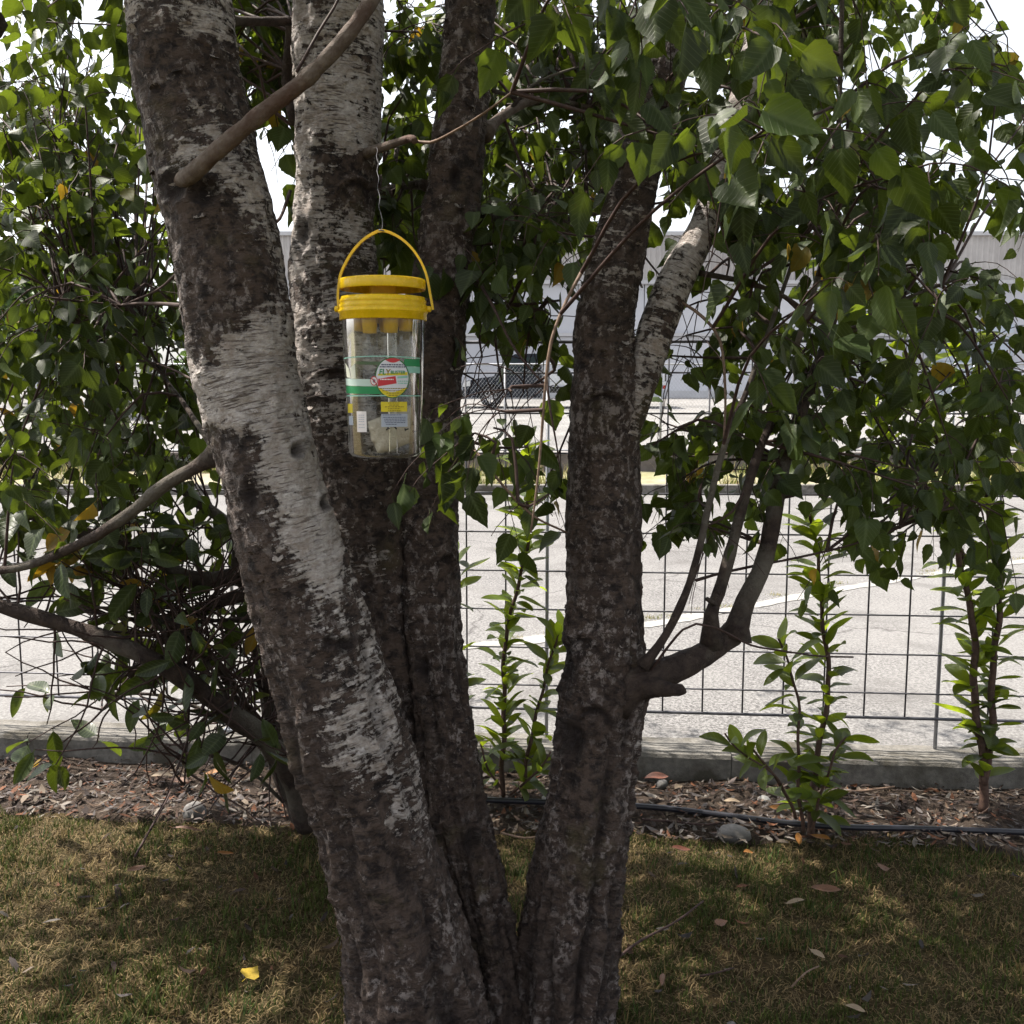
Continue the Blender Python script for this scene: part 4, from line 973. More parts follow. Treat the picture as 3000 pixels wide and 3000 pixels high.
# ------------------------------------------------------------------ hanging fly trap
CT = P(1124, 1000, 1.93); TX, TY = CT.x, CT.y
def tz(py): return P(1124, py, TY).z
MP = mpp(CT)
ZB = tz(1336); ZR = tz(940); RT, RB = .0845, .0735
def rad_at(z): return RB+(RT-RB)*(z-ZB)/(ZR-ZB)
trap = thing('fly_trap', 'hanging clear plastic fly trap with yellow lid, yellow handle and printed labels', 'fly trap', (TX, TY, ZB))
c0 = (TX, TY, 0)
def tp(name, b, m, parent=None, smooth=True):
    b.v = [(TX+(q[0]-TX)*.93, TY+(q[1]-TY)*.93, q[2]) for q in b.v]
    if parent is None: return part(name, b.mesh(name, smooth), M[m], trap)
    return obj(name, b.mesh(name, smooth), M[m], parent)
body = tp('container', MB().lathe([(RT-.003, ZR+.02), (RT, ZR+.02), (RT, ZR), (RB+.001, ZB+.008), (RB-.004, ZB+.001), (RB-.012, ZB-.001), (.004, ZB+.003)], 72, c0), 'clear')
ZL0, ZL1 = tz(872), tz(940)
hgt = ZL1-ZL0
ring = tp('collar', MB().lathe([(.082, ZL0), (.0855, ZL0), (.0860, ZL0-.004), (.0885, ZL0-.006), (.0885, ZL0-.010), (.0868, ZL0-.012), (.0895, ZL0-.015), (.0895, ZL0-.020), (.0880, ZL0-.023), (.0915, ZL0-.026), (.0918, ZL0-.029), (.0888, ZL0-.031), (.0892, ZL1+.001), (.0878, ZL1), (.0846, ZL1), (.0846, ZL0-.010), (.082, ZL0-.008)], 72, c0, True), 'yellow')
deck = tp('funnel_deck', MB().lathe([(.0845, ZL0-.012), (.0845, ZL0-.014), (.002, ZL0-.014), (.002, ZL0-.012)], 48, c0, True), 'yellow')
for k, (a, ln) in enumerate(((-150, .020), (-112, .026), (-68, .025), (-30, .020), (30, .018), (90, .018), (150, .018))):
    a = math.radians(a); q = (TX+.056*math.cos(a), TY+.056*math.sin(a), 0)
    tp('funnel', MB().lathe([(.0175, ZL0-.014), (.0165, ZL1-.002), (.0135, ZL1-ln), (.0115, ZL1-ln), (.0145, ZL1-.002), (.0155, ZL0-.014)], 20, q, True), 'orange')
ZT0, ZT1 = tz(818), tz(850)
lid = tp('lid', MB().lathe([(.001, ZT0+.0005), (.080, ZT0), (.0862, ZT0-.001), (.0875, ZT0-.004), (.0872, ZT1+.002), (.0865, ZT1), (.0840, ZT1), (.0835, ZT0-.006), (.001, ZT0-.005)], 72, c0), 'yellow')
tp('lid_hub', MB().lathe([(.028, ZT0-.004), (.026, ZL0-.013)], 32, c0), 'orange')
# strap handle
hp = [(996,903),(994,870),(997,838),(1003,805),(1020,768),(1045,730),(1075,700),(1105,682),(1122,677),(1145,681),(1180,700),(1210,728),(1235,765),(1250,800),(1256,825),(1262,860),(1268,895),(1270,908)]
Q = spline([(TX+(x-1124)*MP*1.075, TY-.004+.0*x, tz(y)) for x, y in hp], .006); V = []; Fc = []
for i, q in enumerate(Q):
    t = (Q[min(i+1, len(Q)-1)]-Q[max(i-1, 0)]); t /= np.linalg.norm(t); nx = np.array([t[2], 0, -t[0]])
    w, h = .0040, .0024
    for a, b_ in ((-1, -1), (1, -1), (1, 1), (-1, 1)): V.append(q+nx*h*a+np.array([0, w*b_, 0]))
    if i:
        o_ = 4*(i-1)
        for k in range(4): Fc.append((o_+k, o_+(k+1) % 4, o_+4+(k+1) % 4, o_+4+k))
hb = MB(); hb.add(V, Fc); hb.f += [(3, 2, 1, 0), tuple(len(V)-4+k for k in range(4))]
tp('handle', hb, 'yellow', None, False)
for s, x0 in ((-1, 994), (1, 1266)):
    cx = TX+s*.092; zz = tz(906)
    tp('handle_pin', MB().tube([(TX+s*.086, TY-.004, zz), (TX+s*.097, TY-.004, zz), (TX+s*.099, TY-.004, zz)], [.006, .006, .0035], 12), 'yellow')
tp('inner_tube', MB().lathe([(.011, ZL1-.005), (.0105, ZB+.01)], 24, (TX+.018, TY-.01, 0)), 'clear')
# prints: thin films laid on the curved wall
def film(name, poly_uv, m, off=.0006, parent=None, back=False):
    """poly_uv in photo pixels (x, y) on the wall facing the camera; subdivided and wrapped round the wall"""
    xs = [p[0] for p in poly_uv]; 
    V = []
    for x, y in poly_uv:
        z = tz(y); r = rad_at(z)+off*(-4 if back else 1); dx = max(-.999, min(.999, (x-1124)*MP*.985/r)); a = math.asin(dx)
        V.append((TX+r*math.sin(a), TY+(1 if back else -1)*r*math.cos(a), z))
    return V
def rect_film(name, x0, x1, y0, y1, m, off=.0006, parent=None, back=False, n=24, sag=0):
    b = MB(); V = []
    for i in range(n+1):
        x = x0+(x1-x0)*i/n
        s_ = sag*((x-1124)/120.)**2
        V += film('', [(x, y0+s_), (x, y1+s_)], m, off, back=back)
    b.add(V, [(2*i, 2*i+1, 2*i+3, 2*i+2) for i in range(n)]); return tp(name, b, m, parent, True)
def poly_film(name, pts, m, off, parent=None):
    if len(pts) < 12 and not name.startswith('fly'):
        pts = [(a[0]+(c[0]-a[0])*k/8, a[1]+(c[1]-a[1])*k/8) for a, c in zip(pts, pts[1:]+pts[:1]) for k in range(8)]
    V = film('', pts, m, off); cx = sum(p[0] for p in pts)/len(pts); cy = sum(p[1] for p in pts)/len(pts)
    c = film('', [(cx, cy)], m, off)[0]; b = MB(); n = len(pts)
    # inner rings keep the film on the curve
    rings = [V]+[film('', [(cx+(x-cx)*k, cy+(y-cy)*k) for x, y in pts], m, off) for k in (.75, .5, .25)]
    b.add([p for r in rings for p in r]+[c], [(j*n+i, j*n+(i+1) % n, (j+1)*n+(i+1) % n, (j+1)*n+i) for j in range(3) for i in range(n)]+[(3*n+i, 3*n+(i+1) % n, 4*n) for i in range(n)])
    return tp(name, b, m, parent, True)
def pm(k, c, rough=.35): M[k] = plain('print_'+k, c, rough, .4)
pm('p_white', (.62, .63, .68)); pm('p_green', (.012, .22, .075)); pm('p_dgreen', (.02, .12, .03)); pm('p_yellow', (.62, .50, .02)); pm('p_red', (.50, .025, .04)); pm('p_text', (.055, .06, .12)); pm('p_brown', (.22, .15, .01)); pm('p_pale', (.48, .60, .55)); pm('p_mint', (.25, .50, .42)); pm('p_grey', (.36, .40, .48)); pm('p_cream', (.60, .62, .52)); pm('p_wtext', (.75, .70, .70))
rect_film('band_rim', 1003, 1245, 1046, 1049, 'p_mint', .0016, None, False, 30, 4); rect_film('band_rim', 1010, 1243, 1157, 1160, 'p_mint', .0016, None, False, 30, 1)
band = rect_film('band_label', 1008, 1130, 1112, 1132, 'p_pale', .0005, None, False, 20, -3)
rect_film('green_stripe', 1008, 1130, 1132.5, 1154, 'p_green', .0005, band, False, 20, -2)
rect_film('green_stripe', 1200, 1243, 1054, 1075, 'p_green', .0005, band, False, 12); rect_film('pale_stripe', 1200, 1243, 1075.5, 1094, 'p_mint', .0005, band, False, 12)
rect_film('rear_stripe', 1015, 1235, 1056, 1066, 'p_dgreen', .0005, band, True, 24)
poly_film('paper_flap', [(1009,1064),(1024,1082),(1030,1108),(1014,1106)], 'p_cream', .0008, band); poly_film('paper_flap', [(1028,1080),(1047,1067),(1048,1109),(1032,1110)], 'p_cream', .0008, band)
# round badge
bc = (1163, 1108); bw, bh = 51.5, 58.
def ell(cx, cy, a, b_, n=48, a0=0, a1=360): return [(cx+a*math.cos(math.radians(a0+(a1-a0)*k/n)), cy+b_*math.sin(math.radians(a0+(a1-a0)*k/n))) for k in range(n)]
badge = poly_film('round_label', ell(*bc, bw, bh), 'p_dgreen', .0012)
poly_film('label_field', ell(*bc, bw-3.2, bh-3.2), 'p_white', .0015, badge)
poly_film('yellow_field', [p for p in ell(*bc, bw-3.2, bh-3.2, 96) if p[1] > 1134.5], 'p_yellow', .0018, badge)
poly_film('red_cap', [(1144,1057.5)]+[(1144+46*k/10, 1057.5-5*math.sin(math.pi*k/10)) for k in range(1, 10)]+[(1190,1057.5)]+[(1190-46*k/10, 1057.5+8*math.sin(math.pi*k/10)) for k in range(1, 10)], 'p_red', .0019, badge)
poly_film('green_block', [(1179.5,1104),(1209,1101.5),(1209,1108),(1179.5,1110)], 'p_mint', .0018, badge)
poly_film('red_stamp', [(1122,1111),(1174,1103),(1177,1124),(1119,1132.5)], 'p_red', .0019, badge)
ng = poly_film('no_fly_sign', ell(1108.5, 1117, 11.5, 13), 'p_red', .0021, badge); poly_film('sign_field', ell(1108.5, 1117, 9.3, 10.6), 'p_wtext', .0024, badge)
poly_film('fly_mark', ell(1108.5, 1117, 3.4, 5.2, 16), 'p_text', .0027, badge)
for k in range(6):
    a = math.radians(30+60*k); poly_film('fly_leg', [(1108.5+2*math.cos(a), 1117+2*math.sin(a)), (1108.5+7*math.cos(a+.1), 1117+7*math.sin(a+.1)), (1108.5+7*math.cos(a-.1), 1117+7*math.sin(a-.1))], 'p_text', .0027, badge)
poly_film('sign_bar', [(1100.5,1109.5),(1102,1107.8),(1116.5,1124.5),(1115,1126.2)], 'p_red', .0030, badge)
rt = random.Random(77)
def text_lines(parent, rows, m, off, h=3.0):
    """unreadably small printing: rows of word-long dashes"""
    for x0, x1, y in rows:
        b = MB(); x = x0
        while x < x1:
            w = min(rt.uniform(3, 9), x1-x); V = film('', [(x, y), (x+w*.5, y), (x+w, y), (x+w, y+h), (x+w*.5, y+h), (x, y+h)], m, off); b.add(V, [(0, 1, 4, 5), (1, 2, 3, 4)]); x += w+1.6
        tp('text_line', b, m, parent, False)
text_lines(badge, [(1132,1202,1069.5),(1127,1207,1075.5)], 'p_text', .0019, 3.4)
text_lines(badge, [(1125,1208,1137),(1133,1200,1143.5),(1146,1193,1150),(1152,1186,1156)], 'p_brown', .0022, 2.4)
text_lines(badge, [(1127,1168,1111),], 'p_wtext', .0023, 3.2); text_lines(badge, [(1180,1209,1116),(1182,1209,1122)], 'p_mint', .0019, 3.2)
def wrap_text(txt, x, y, hpx, m, off, parent, slant=0, squeeze=1., name='lettering', rise=0):
    cu = bpy.data.curves.new('t', 'FONT'); cu.body = txt; cu.size = 1; cu.shear = slant; cu.offset = .018
    o = bpy.data.objects.new('t', cu); C.objects.link(o); dg = bpy.context.evaluated_depsgraph_get(); me = bpy.data.meshes.new_from_object(o.evaluated_get(dg))
    bpy.data.objects.remove(o); sc = hpx/.70
    V = []
    for v in me.vertices: V += film('', [(x+v.co.x*sc*squeeze, y-v.co.y*sc-rise*v.co.x*sc*squeeze)], m, off)
    b = MB(); b.add(V, [tuple(p.vertices) for p in me.polygons]); bpy.data.meshes.remove(me); return tp(name, b, m, parent, False)
poly_film('name_underline', [(1121,1097),(1209,1091.5),(1209,1100.5),(1121,1102)], 'p_yellow', .0018, badge)
wrap_text('FL', 1124, 1099, 16, 'p_green', .0023, badge, .12, .95); wrap_text('Y', 1144.5, 1100, 16.5, 'p_brown', .0023, badge, .12, .95)
wrap_text('BUSTER', 1159, 1097.5, 9.6, 'p_green', .0023, badge, .12, .92, rise=.0)
yl = rect_film('yellow_label', 1128, 1206, 1176, 1204, 'p_yellow', .0008)
text_lines(yl, [(1150,1184,1178),(1154,1182,1184),(1140,1196,1189),(1150,1186,1194.5),(1150,1188,1200)], 'p_brown', .0014, 2.2)
il = rect_film('information_label', 1128, 1206, 1210, 1247, 'p_grey', .0008)
text_lines(il, [(1134,1190,1212),(1134,1202,1219),(1137,1202,1224),(1137,1202,1229),(1140,1200,1234),(1142,1175,1239)], 'p_text', .0014, 1.8)
wlb = rect_film('barcode_label', 1048, 1081, 1203, 1262, 'p_wtext', .0008, None, False, 8)
text_lines(wlb, [(1054,1074,1213),(1054,1074,1219),(1054,1074,1225),(1054,1074,1231),(1054,1074,1240),(1054,1074,1248)], 'p_grey', .0014, 1.8)
rect_film('side_label', 1014, 1033, 1182, 1208, 'p_yellow', .0008, None, False, 6); rect_film('side_label', 1017, 1034, 1217, 1243, 'p_grey', .0008, None, False, 6)
# bait bag lying in the trap
V, Fc = grid(-1, 1, -1, 1, 28, 22); bag = MB()
M['bag'] = rough_mat('bait_bag_film', (.55, .48, .37), (.72, .66, .56), 30, .28, .9, .012, .5)
for s in (1, -1):
    q = V.copy(); e = np.clip(1-np.abs(q[:, 0])**4, 0, 1)*np.clip(1-np.abs(q[:, 1])**4, 0, 1)
    wr = fbm(np.stack([q[:, 0]*2.2, q[:, 1]*2.2, q[:, 0]*0+s*3], 1), 4, 6)
    th = s*e**.6*(.020+.010*wr); X = q[:, 0]*(.052-.006*np.abs(q[:, 1]))+.003*wr; Z = q[:, 1]*.038+.003*wr
    a = math.radians(28); xr = X*math.cos(a)-Z*math.sin(a)*.6; zr = X*math.sin(a)*.75+Z*math.cos(a)
    P3 = np.stack([TX+.018+xr, TY+.004+th+.012*wr, ZB+.050+zr*.95], 1)
    r2 = np.hypot(P3[:, 0]-TX, P3[:, 1]-TY); k_ = np.minimum(1, .064/np.maximum(r2, 1e-6)); P3[:, 0] = TX+(P3[:, 0]-TX)*k_; P3[:, 1] = TY+(P3[:, 1]-TY)*k_
    P3[:, 2] = np.maximum(P3[:, 2], ZB+.006); bag.add(P3, Fc if s > 0 else Fc[:, ::-1])
tag(obj('bait_bag', bag.mesh('bait_bag', True), M['bag']), 'crumpled beige bait bag lying inside the bottom of the clear trap', 'bag')
# dead flies on the bag and the wall
M['fly'] = plain('fly_body', (.012, .012, .015), .4, .4)
for k, (px, py) in enumerate(((1212, 1238), (1196, 1255), (1166, 1249), (1144, 1252), (1100, 1320), (1074, 1326), (1228, 1262))):
    z = tz(py) if k not in (4, 5) else ZB+.006; r = (rad_at(z)-.004)*.93; a = math.asin(max(-.9, min(.9, (px-1124)*MP/r))); q = Vector((TX+r*math.sin(a), TY-r*math.cos(a)*(1 if k not in (4, 5) else .55), z))
    b = MB(); lb = MB().lathe([(.0002, -.0042), (.0013, -.0030), (.0018, -.001), (.0012, .0008), (.0015, .002), (.0011, .0034), (.0002, .0042)], 10)
    R = Matrix.Rotation(k*1.3, 3, 'Y'); b.add([q+R @ Vector(v_) for v_ in lb.v], lb.f)
    for s_ in (-1, 1): b.add([q+R @ Vector(v_) for v_ in ((s_*.0005, -.0012, .001), (s_*.003, -.0014, -.003), (s_*.0012, -.0014, -.0048))], [(0, 1, 2)])
    tag(obj('fly', b.mesh('fly', True), M['fly']), ('dead fly in the trap by the lower right corner of the information label', 'dead fly in the trap just below the information label, right of its middle', 'dead fly in the trap directly below the middle of the information label', 'dead fly in the trap below the left end of the information label', 'dead fly on the trap floor left of the bait bag', 'leftmost dead fly on the trap floor', 'rightmost dead fly on the trap wall')[k], 'fly', 'dead flies in the trap')
# thin wire
wq = [P(1103, 432, 2.28), P(1106, 470, 2.2), P(1108, 540, 2.08), P(1114, 620, 1.98), P(1121, 668, 1.94), P(1122, 681, 1.925)]
wq = [Vector(q)+Vector((.0018*math.sin(i*.9), 0, 0)) for i, q in enumerate(spline(wq, .012))]
wm = MB().tube(wq, .0006, 6); wm.tube([Vector((TX+.006*math.cos(a), TY-.004+.006*math.sin(a), tz(677)+.001*math.sin(2*a))) for a in np.linspace(0, 6.2, 12)], .0012, 5)
tag(obj('hanging_wire', wm.mesh('hanging_wire', True), M['wire']), 'thin twisted wire holding the trap handle to the branch stub', 'wire')

# ------------------------------------------------------------------ lawn grass
def grass(n=290000):
    r_ = np.random.RandomState(5)
    x = r_.uniform(-3.0, 3.0, n); y = r_.uniform(1.9, 3.55, n)
    edge = 3.33-.08*x+.06*np.sin(x*2.1)+.05*np.sin(x*5.3+1)
    keep = (y < edge+r_.normal(0, .03, n)) & (np.abs(x) < .5+y*.72)
    pn = perlin(np.stack([x*2.5, y*2.5, 0*x], 1), 71); pn2 = fbm(np.stack([x*9, y*9, 0*x], 1), 2, 72)
    keep &= r_.rand(n) < np.clip(.75+pn*.7+pn2*.5, .25, 1)
    x, y, pn, pn2 = x[keep], y[keep], pn[keep], pn2[keep]; n = len(x); z = lawn_z(x, y)-.002
    dead = r_.rand(n) < np.clip(.70-pn*.8-pn2*.6, .15, .97)
    h = np.where(dead, r_.uniform(.006, .02, n), r_.uniform(.012, .034, n)); a = r_.uniform(0, 2*np.pi, n)
    lean = np.where(dead, r_.uniform(.8, 2.4, n), r_.uniform(.15, .9, n))*h; w = r_.uniform(.0008, .0020, n)
    ca, sa = np.cos(a), np.sin(a); b0 = np.stack([x-sa*w, y+ca*w, z], 1); b1 = np.stack([x+sa*w, y-ca*w, z], 1)
    m0 = np.stack([x+ca*lean*.4-sa*w*.8, y+sa*lean*.4+ca*w*.8, z+h*.62], 1); m1 = np.stack([x+ca*lean*.4+sa*w*.8, y+sa*lean*.4-ca*w*.8, z+h*.62], 1)
    tp_ = np.stack([x+ca*lean, y+sa*lean, z+h*np.where(dead, .7, 1.)], 1)
    V = np.stack([b0, b1, m0, m1, tp_], 1).reshape(-1, 3); i = np.arange(n)*5
    Fc = np.concatenate([np.stack([i, i+1, i+3], 1), np.stack([i, i+3, i+2], 1), np.stack([i+2, i+3, i+4], 1)])
    g = np.array([.050, .066, .016])[None]*r_.uniform(.6, 1.5, (n, 1))*np.array([1, 1, 1])+np.clip(pn2, 0, 1)[:, None]*np.array([.02, .015, 0])
    dcol = np.array([.165, .120, .060])[None]*r_.uniform(.3, 1.6, (n, 1))
    col = np.where(dead[:, None], dcol, g); col = np.concatenate([np.clip(col, 0, 1), np.ones((n, 1))], 1)
    me = np_mesh('grass', V, Fc, False, {'col': ('FLOAT_COLOR', np.repeat(col, 5, 0))})
    o = obj('grass', me, M['col']); kind(tag(o, 'short patchy green and straw coloured grass in front of the bed', 'grass'), 'stuff')
grass()
def tuft_field(name, label, spots, n, seed, hh, col1, col2, spread):
    r_ = np.random.RandomState(seed); sp_ = np.array(spots); k = r_.randint(0, len(sp_), n)
    x = sp_[k, 0]+r_.normal(0, spread, n); y = sp_[k, 1]+r_.normal(0, spread*.6, n); z = sp_[k, 2]
    h = hh*r_.uniform(.3, 1.2, n); a = r_.uniform(0, 6.28, n); ln = h*r_.uniform(.2, 1., n); w = h*.03+.001
    ca, sa = np.cos(a), np.sin(a)
    V = np.stack([np.stack([x-sa*w, y+ca*w, z], 1), np.stack([x+sa*w, y-ca*w, z], 1), np.stack([x+ca*ln, y+sa*ln, z+h], 1)], 1).reshape(-1, 3)
    c = np.where(r_.rand(n, 1) < .5, np.array([col1]), np.array([col2]))*r_.uniform(.6, 1.4, (n, 1)); c = np.concatenate([c, np.ones((n, 1))], 1)
    me = np_mesh(name, V, np.arange(3*n).reshape(-1, 3), False, {'col': ('FLOAT_COLOR', np.repeat(c, 3, 0))})
    kind(tag(obj(name, me, M['col']), label, 'weeds'), 'stuff')
r_ = random.Random(18)
tuft_field('lawn_tufts', 'longer green grass tufts and clover scattered over the lawn', [(x_, y_, float(lawn_z(np.array([x_]), np.array([y_]))[0])) for x_, y_ in ((r_.uniform(-2.1, 2.1), r_.uniform(2.1, 3.3)) for _ in range(150))], 7000, 6, .042, (.045, .075, .018), (.16, .12, .05), .035)
r_ = random.Random(8)
tuft_field('verge_weeds', 'dry grass and weeds along the far verge below the wall', [(r_.uniform(-14, 16), r_.choice([14.3, 14.5, 16.2, 16.7])+r_.uniform(-.15, .2), .16) for _ in range(150)], 16000, 3, .22, (.10, .13, .03), (.30, .25, .12), .14)
tuft_field('road_weeds', 'small weeds growing along the pale strip on the road', [(q[0]+r_.uniform(-.1, .1), q[1]+r_.uniform(.05, .16), ROADZ) for q in strip_line[::3] if r_.random() < .45], 1500, 4, .022, (.12, .14, .03), (.30, .25, .08), .045)

# ------------------------------------------------------------------ leaf litter in the bed
def litter(n=7500):
    r_ = np.random.RandomState(15); Vs = []; Fs = []; Cs = []; o = 0
    x = r_.uniform(-2.9, 2.9, n); e = 3.30-.08*x; y = e+r_.beta(1.1, 1.3, n)*.56
    far = r_.rand(n) < .04; y = np.where(far, r_.uniform(2.2, 3.35, n), y)
    z = np.where(far, lawn_z(x, y)+.018, bed_z(x, y+.08*x)+.006+r_.rand(n)*.016)
    pal = np.array([(.20, .13, .085), (.12, .075, .055), (.30, .23, .17), (.16, .125, .11), (.24, .10, .05), (.075, .05, .04), (.34, .29, .24), (.20, .17, .155)])
    for i in range(n):
        L = r_.uniform(.012, .05)*(1.3 if r_.rand() < .15 else 1); w = L*r_.uniform(.10, .40); a = r_.uniform(0, 6.28); t = r_.normal(0, .35); cu = r_.uniform(-.3, .5)
        ca, sa = math.cos(a), math.sin(a); tt = np.array([-.5, -.2, .2, .5]); ww = np.array([.1, .9, 1, .08])*w/2
        lx = tt*L; lz = cu*L*(tt*tt)*2+t*lx*.7
        pts = []
        for k in range(4):
            for s in (-1, 1): pts.append((x[i]+lx[k]*ca-s*ww[k]*sa, y[i]+lx[k]*sa+s*ww[k]*ca, z[i]+lz[k]+abs(ww[k])*.4*(s*r_.uniform(-.6, 1))))
        Vs.append(pts); Fs += [(o, o+2, o+3, o+1), (o+2, o+4, o+5, o+3), (o+4, o+6, o+7, o+5)]; o += 8
        c = pal[r_.randint(len(pal))]*np.array([.92, .95, 1.])*r_.uniform(.2, .7)*(.6 if far[i] else 1); Cs.append(np.repeat([[*c, 1]], 8, 0))
    me = np_mesh('leaf_litter', np.vstack(Vs), Fs, True, {'col': ('FLOAT_COLOR', np.vstack(Cs))})
    kind(tag(obj('leaf_litter', me, M['litter']), 'brown dry leaf fragments and wood chips covering the planting bed', 'leaf litter'), 'stuff')
litter()

# ------------------------------------------------------------------ pipe, stones, sticks, fallen leaves
pp = [PZ(900, 2318, .05), PZ(1150, 2325, .05), PZ(1400, 2342, .045), PZ(1600, 2350, .045), PZ(1800, 2358, .045), PZ(1950, 2368, .04), PZ(2150, 2392, .035), PZ(2320, 2412, .035), PZ(2500, 2424, .035), PZ(2700, 2428, .035), PZ(3050, 2440, .035)]
pp = pp[1:]
tag(obj('irrigation_pipe', MB().tube([Vector(q) for q in spline(pp, .05)], .0105, 12).mesh('irrigation_pipe', True), M['pipe']), 'black plastic irrigation pipe lying along the bed in front of the kerb', 'pipe')
def stone(px, py, w, h, label, seed, z=.0, pale=False):
    p = PZ(px, py, z+.02); sc = mpp(p); a = w*sc/2; n = 14; r_ = np.random.RandomState(seed)
    b = MB().lathe([(math.sin(t)*1+.001, -math.cos(t)) for t in np.linspace(0.02, 3.12, n)], 22); V = np.array(b.v)
    V += V*(.22*fbm(V*1.3+seed, 3, seed))[:, None]; V *= np.array([a, a*.8, h*sc/2*1.15])
    ang = r_.uniform(0, 3); q = V[:, 0]*math.cos(.2), V[:, 1]
    b2 = MB(); b2.add(V, b.f); o = obj('stone', b2.mesh('stone', True), M['pstone'] if pale else M['stone']); o.location = (p.x, p.y, z+h*sc*.28); o.rotation_euler = (0, r_.uniform(-.25, .25), 0)
    tag(o, label, 'stone')
M['pstone'] = rough_mat('pale_stone', (.38, .36, .34), (.55, .53, .50), 25, .8, .3, .003)
stone(570, 2385, 66, 62, 'upright grey stone in the litter at the left of the bed', 1)
stone(685, 2362, 30, 22, 'small grey pebble right of the upright stone on the left', 2)
stone(2150, 2440, 104, 44, 'flat grey stone beside the lawn edge left of the right sapling', 3)
stone(1578, 2268, 62, 34, 'smooth pale stone against the kerb between the trunks', 4)
stone(1612, 2336, 50, 30, 'sunlit whitish stone just behind the pipe left of the right trunk', 5, .02, True)
stone(1440, 2290, 44, 28, 'round grey stone behind the slender sapling', 6)
stone(2238, 2332, 36, 18, 'white stone chip behind the pipe left of the right sapling', 7, .02, True)
stone(2345, 2365, 28, 16, 'white stone chip at the foot of the right sapling', 8, .02, True)
stone(2448, 2402, 26, 20, 'bluish grey pebble right of the right sapling', 9, .02)
stone(1940, 2290, 34, 24, 'grey pebble near the kerb right of the right trunk', 10, .02)
stone(2143, 2988, 30, 22, 'grey pebble in the grass at the bottom right', 12, .01)
def stick(pts, r0, r1, label, m='tan_twig', z=.025):
    q = [PZ(x, y, z+lift) for x, y, lift in pts]; Q = [Vector(p) for p in spline(q, .02)]
    sc = mpp(Q[0]); tag(obj('stick', MB().tube(Q, [(r0+(r1-r0)*k/len(Q))*sc for k in range(len(Q))], 6).mesh('stick', True), M[m]), label, 'stick')
stick([(1800,2815,0),(1870,2760,.015),(1980,2700,.015),(2060,2640,.02)], 4.5, 3, 'dark stick lying on the lawn right of the birch base', 'twig')
stick([(1880,2400,0),(1980,2408,0),(2060,2416,.01),(2120,2410,.01)], 4, 3, 'long thin stick on the bed edge below the pipe', 'twig')
stick([(395,2510,0),(440,2430,.05),(480,2360,.08),(500,2320,.1)], 4, 3, 'thin dark stick leaning in the litter at far left', 'twig')
stick([(1470,2440,.01),(1540,2455,.02),(1600,2445,.02)], 3.5, 2.5, 'tan stick in the grass gap between the stems')
stick([(2050,2860,0),(2100,2850,.01),(2150,2835,.01)], 3, 2, 'short dark twig in the grass at lower right', 'twig')
stick([(2320,2890,0),(2360,2850,.015),(2400,2830,.01)], 3, 2, 'short tan twig in the grass at far lower right')
stick([(2475,2320,0),(2540,2316,.01),(2620,2305,.01)], 5, 3, 'brown stick beside the kerb right of the right sapling')
def fleaf(px, py, L, Wr, az, colr, label, cat_shape=0, tilt=.25, z=.03, seed=0):
    p = PZ(px, py, z); sc = mpp(p); g = leaf_geo('birch' if cat_shape else 'laurel', 1, Wr, .08, .08 if cat_shape else .35, .05 if cat_shape else 0, 8, seed)
    key = 'dry_%d' % int(colr[0]*1000+colr[1]*100); 
    if key not in M: M[key] = rough_mat(key+'_leaf', tuple(c*.75 for c in colr), tuple(c*1.2 for c in colr), 40, .55, .4, .002, .4)
    me = np_mesh('fallen_leaf', g[0]-np.array([0, .5, 0]), g[1], True); o = obj('fallen_leaf', me, M[key]); a = math.radians(az)
    d = Vector((math.cos(a), math.sin(a), tilt*math.sin(seed*1.7))); o.matrix_basis = Matrix.Translation(p) @ frame(d, Vector((.2*math.sin(seed), -.35, 1))).to_4x4() @ Matrix.Scale(L*sc, 4)
    tag(o, label, 'leaf')
BRN, ORG, YEL, RED, PALE, GRN = (.12, .055, .028), (.24, .10, .02), (.36, .25, .02), (.11, .036, .02), (.22, .165, .11), (.20, .24, .04)
fleaf(727, 2858, 62, .95, 70, YEL, 'yellow birch leaf lying on the lawn left of the trunk base', 1, .1, .035, 1)
fleaf(2410, 2602, 92, .34, 5, BRN, 'curled reddish brown leaf on the lawn at right', 0, .3, .035, 2)
fleaf(2440, 2555, 44, .35, 120, GRN, 'pale green leaf standing in the grass above the brown curled leaf', 0, 1., .04, 3)
fleaf(2325, 2640, 62, .25, 15, PALE, 'narrow pale dry leaf on the lawn below the pale green leaf', 0, .2, .03, 4)
fleaf(2105, 2705, 44, .8, 30, BRN, 'broad brown leaf in the grass right of the dark stick', 1, .1, .03, 5)
fleaf(2190, 2495, 40, .4, 30, ORG, 'small orange leaf below the flat grey stone', 0, .3, .03, 6)
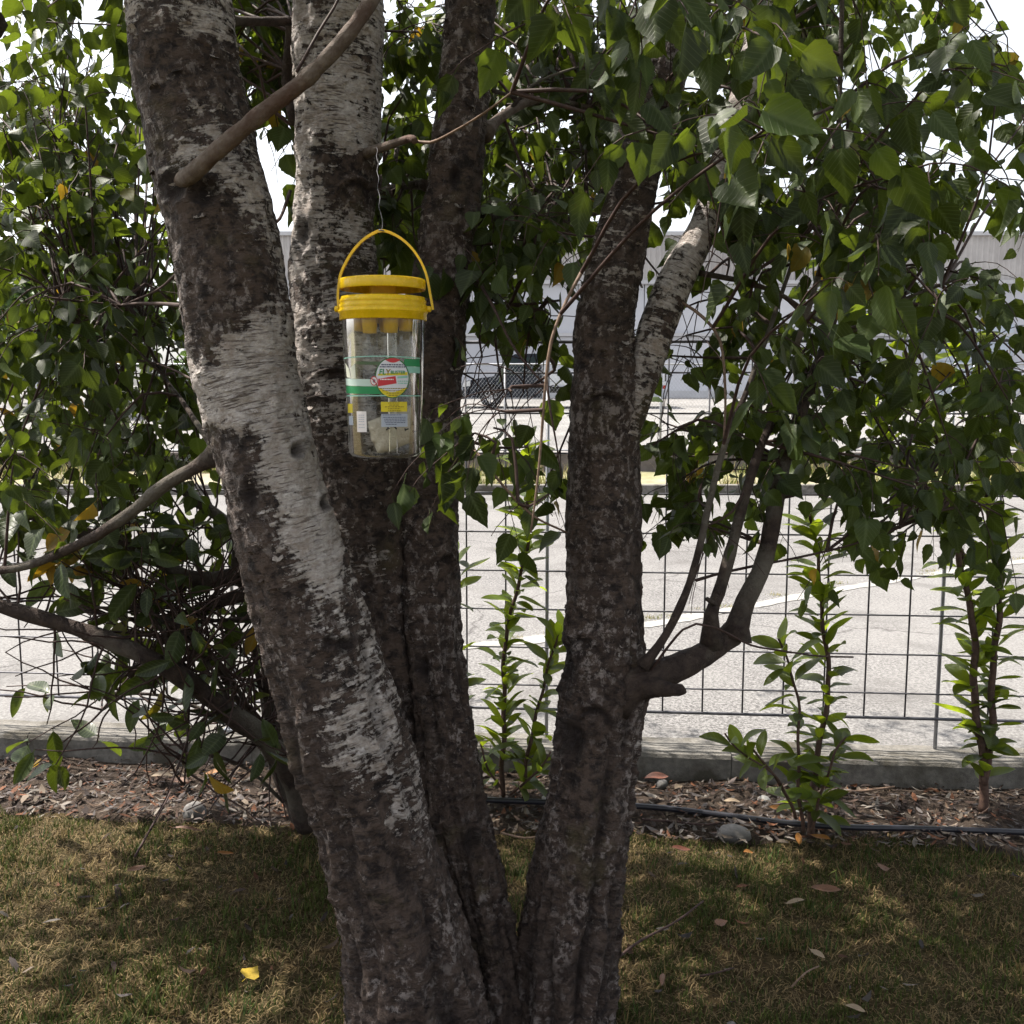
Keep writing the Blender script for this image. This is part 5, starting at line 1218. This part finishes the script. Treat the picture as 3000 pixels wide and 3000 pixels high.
fleaf(1990, 2484, 60, .3, 5, RED, 'reddish leaf at the lawn edge below the pipe', 0, .2, .03, 7)
fleaf(2340, 2460, 46, .45, 80, ORG, 'rusty orange leaf leaning on the right sapling foot', 0, .6, .04, 8)
fleaf(2398, 2450, 60, .35, -40, ORG, 'orange brown leaf right of the right sapling foot', 0, .3, .04, 9)
fleaf(2275, 2366, 56, .36, 5, ORG, 'orange leaf on the bed just left of the right sapling stems', 0, .2, .04, 10)
fleaf(2140, 2345, 50, .35, 5, PALE, 'pale buff leaf behind the pipe near the flat stone', 0, .2, .05, 11)
fleaf(1915, 2275, 70, .4, -8, RED, 'red brown leaf against the kerb right of the right trunk', 0, .2, .05, 12)
fleaf(1985, 2305, 60, .35, 60, PALE, 'buff leaf standing among twigs near the kerb', 0, .5, .05, 13)
fleaf(655, 2498, 50, .3, 25, ORG, 'orange leaf at the sunny lawn edge left of the trunk', 0, .2, .03, 14)
fleaf(520, 2285, 64, .38, -20, BRN, 'large brown leaf in the litter at far left', 0, .2, .05, 15)
fleaf(620, 2262, 54, .35, -15, ORG, 'rust coloured leaf near the kerb at left', 0, .3, .05, 16)
fleaf(470, 2270, 62, .4, 25, PALE, 'grey buff leaf in the litter beside the large brown leaf', 0, .2, .05, 17)
fleaf(540, 2425, 90, .14, 0, BRN, 'long narrow brown leaf below the upright stone', 0, .05, .03, 18)
fleaf(905, 2415, 70, .35, 5, RED, 'dark red leaf at the foot of the left trunk', 0, .1, .04, 19)
fleaf(395, 2545, 52, .4, 20, BRN, 'brown leaf at the lawn edge at far left', 0, .3, .03, 20)
fleaf(2580, 2540, 46, .7, 20, BRN, 'crinkled brown leaf on the lawn at far right', 1, .3, .03, 21)
fleaf(2390, 2790, 48, .4, -45, PALE, 'curved grey leaf in the grass at lower right', 0, .4, .03, 22)
fleaf(1940, 2870, 60, .28, 80, BRN, 'dull brown leaf in the grass right of the trunk base', 0, .1, .03, 23)
fleaf(2500, 2950, 56, .35, -30, PALE, 'folded buff leaf near the bottom right of the lawn', 0, .3, .03, 24)
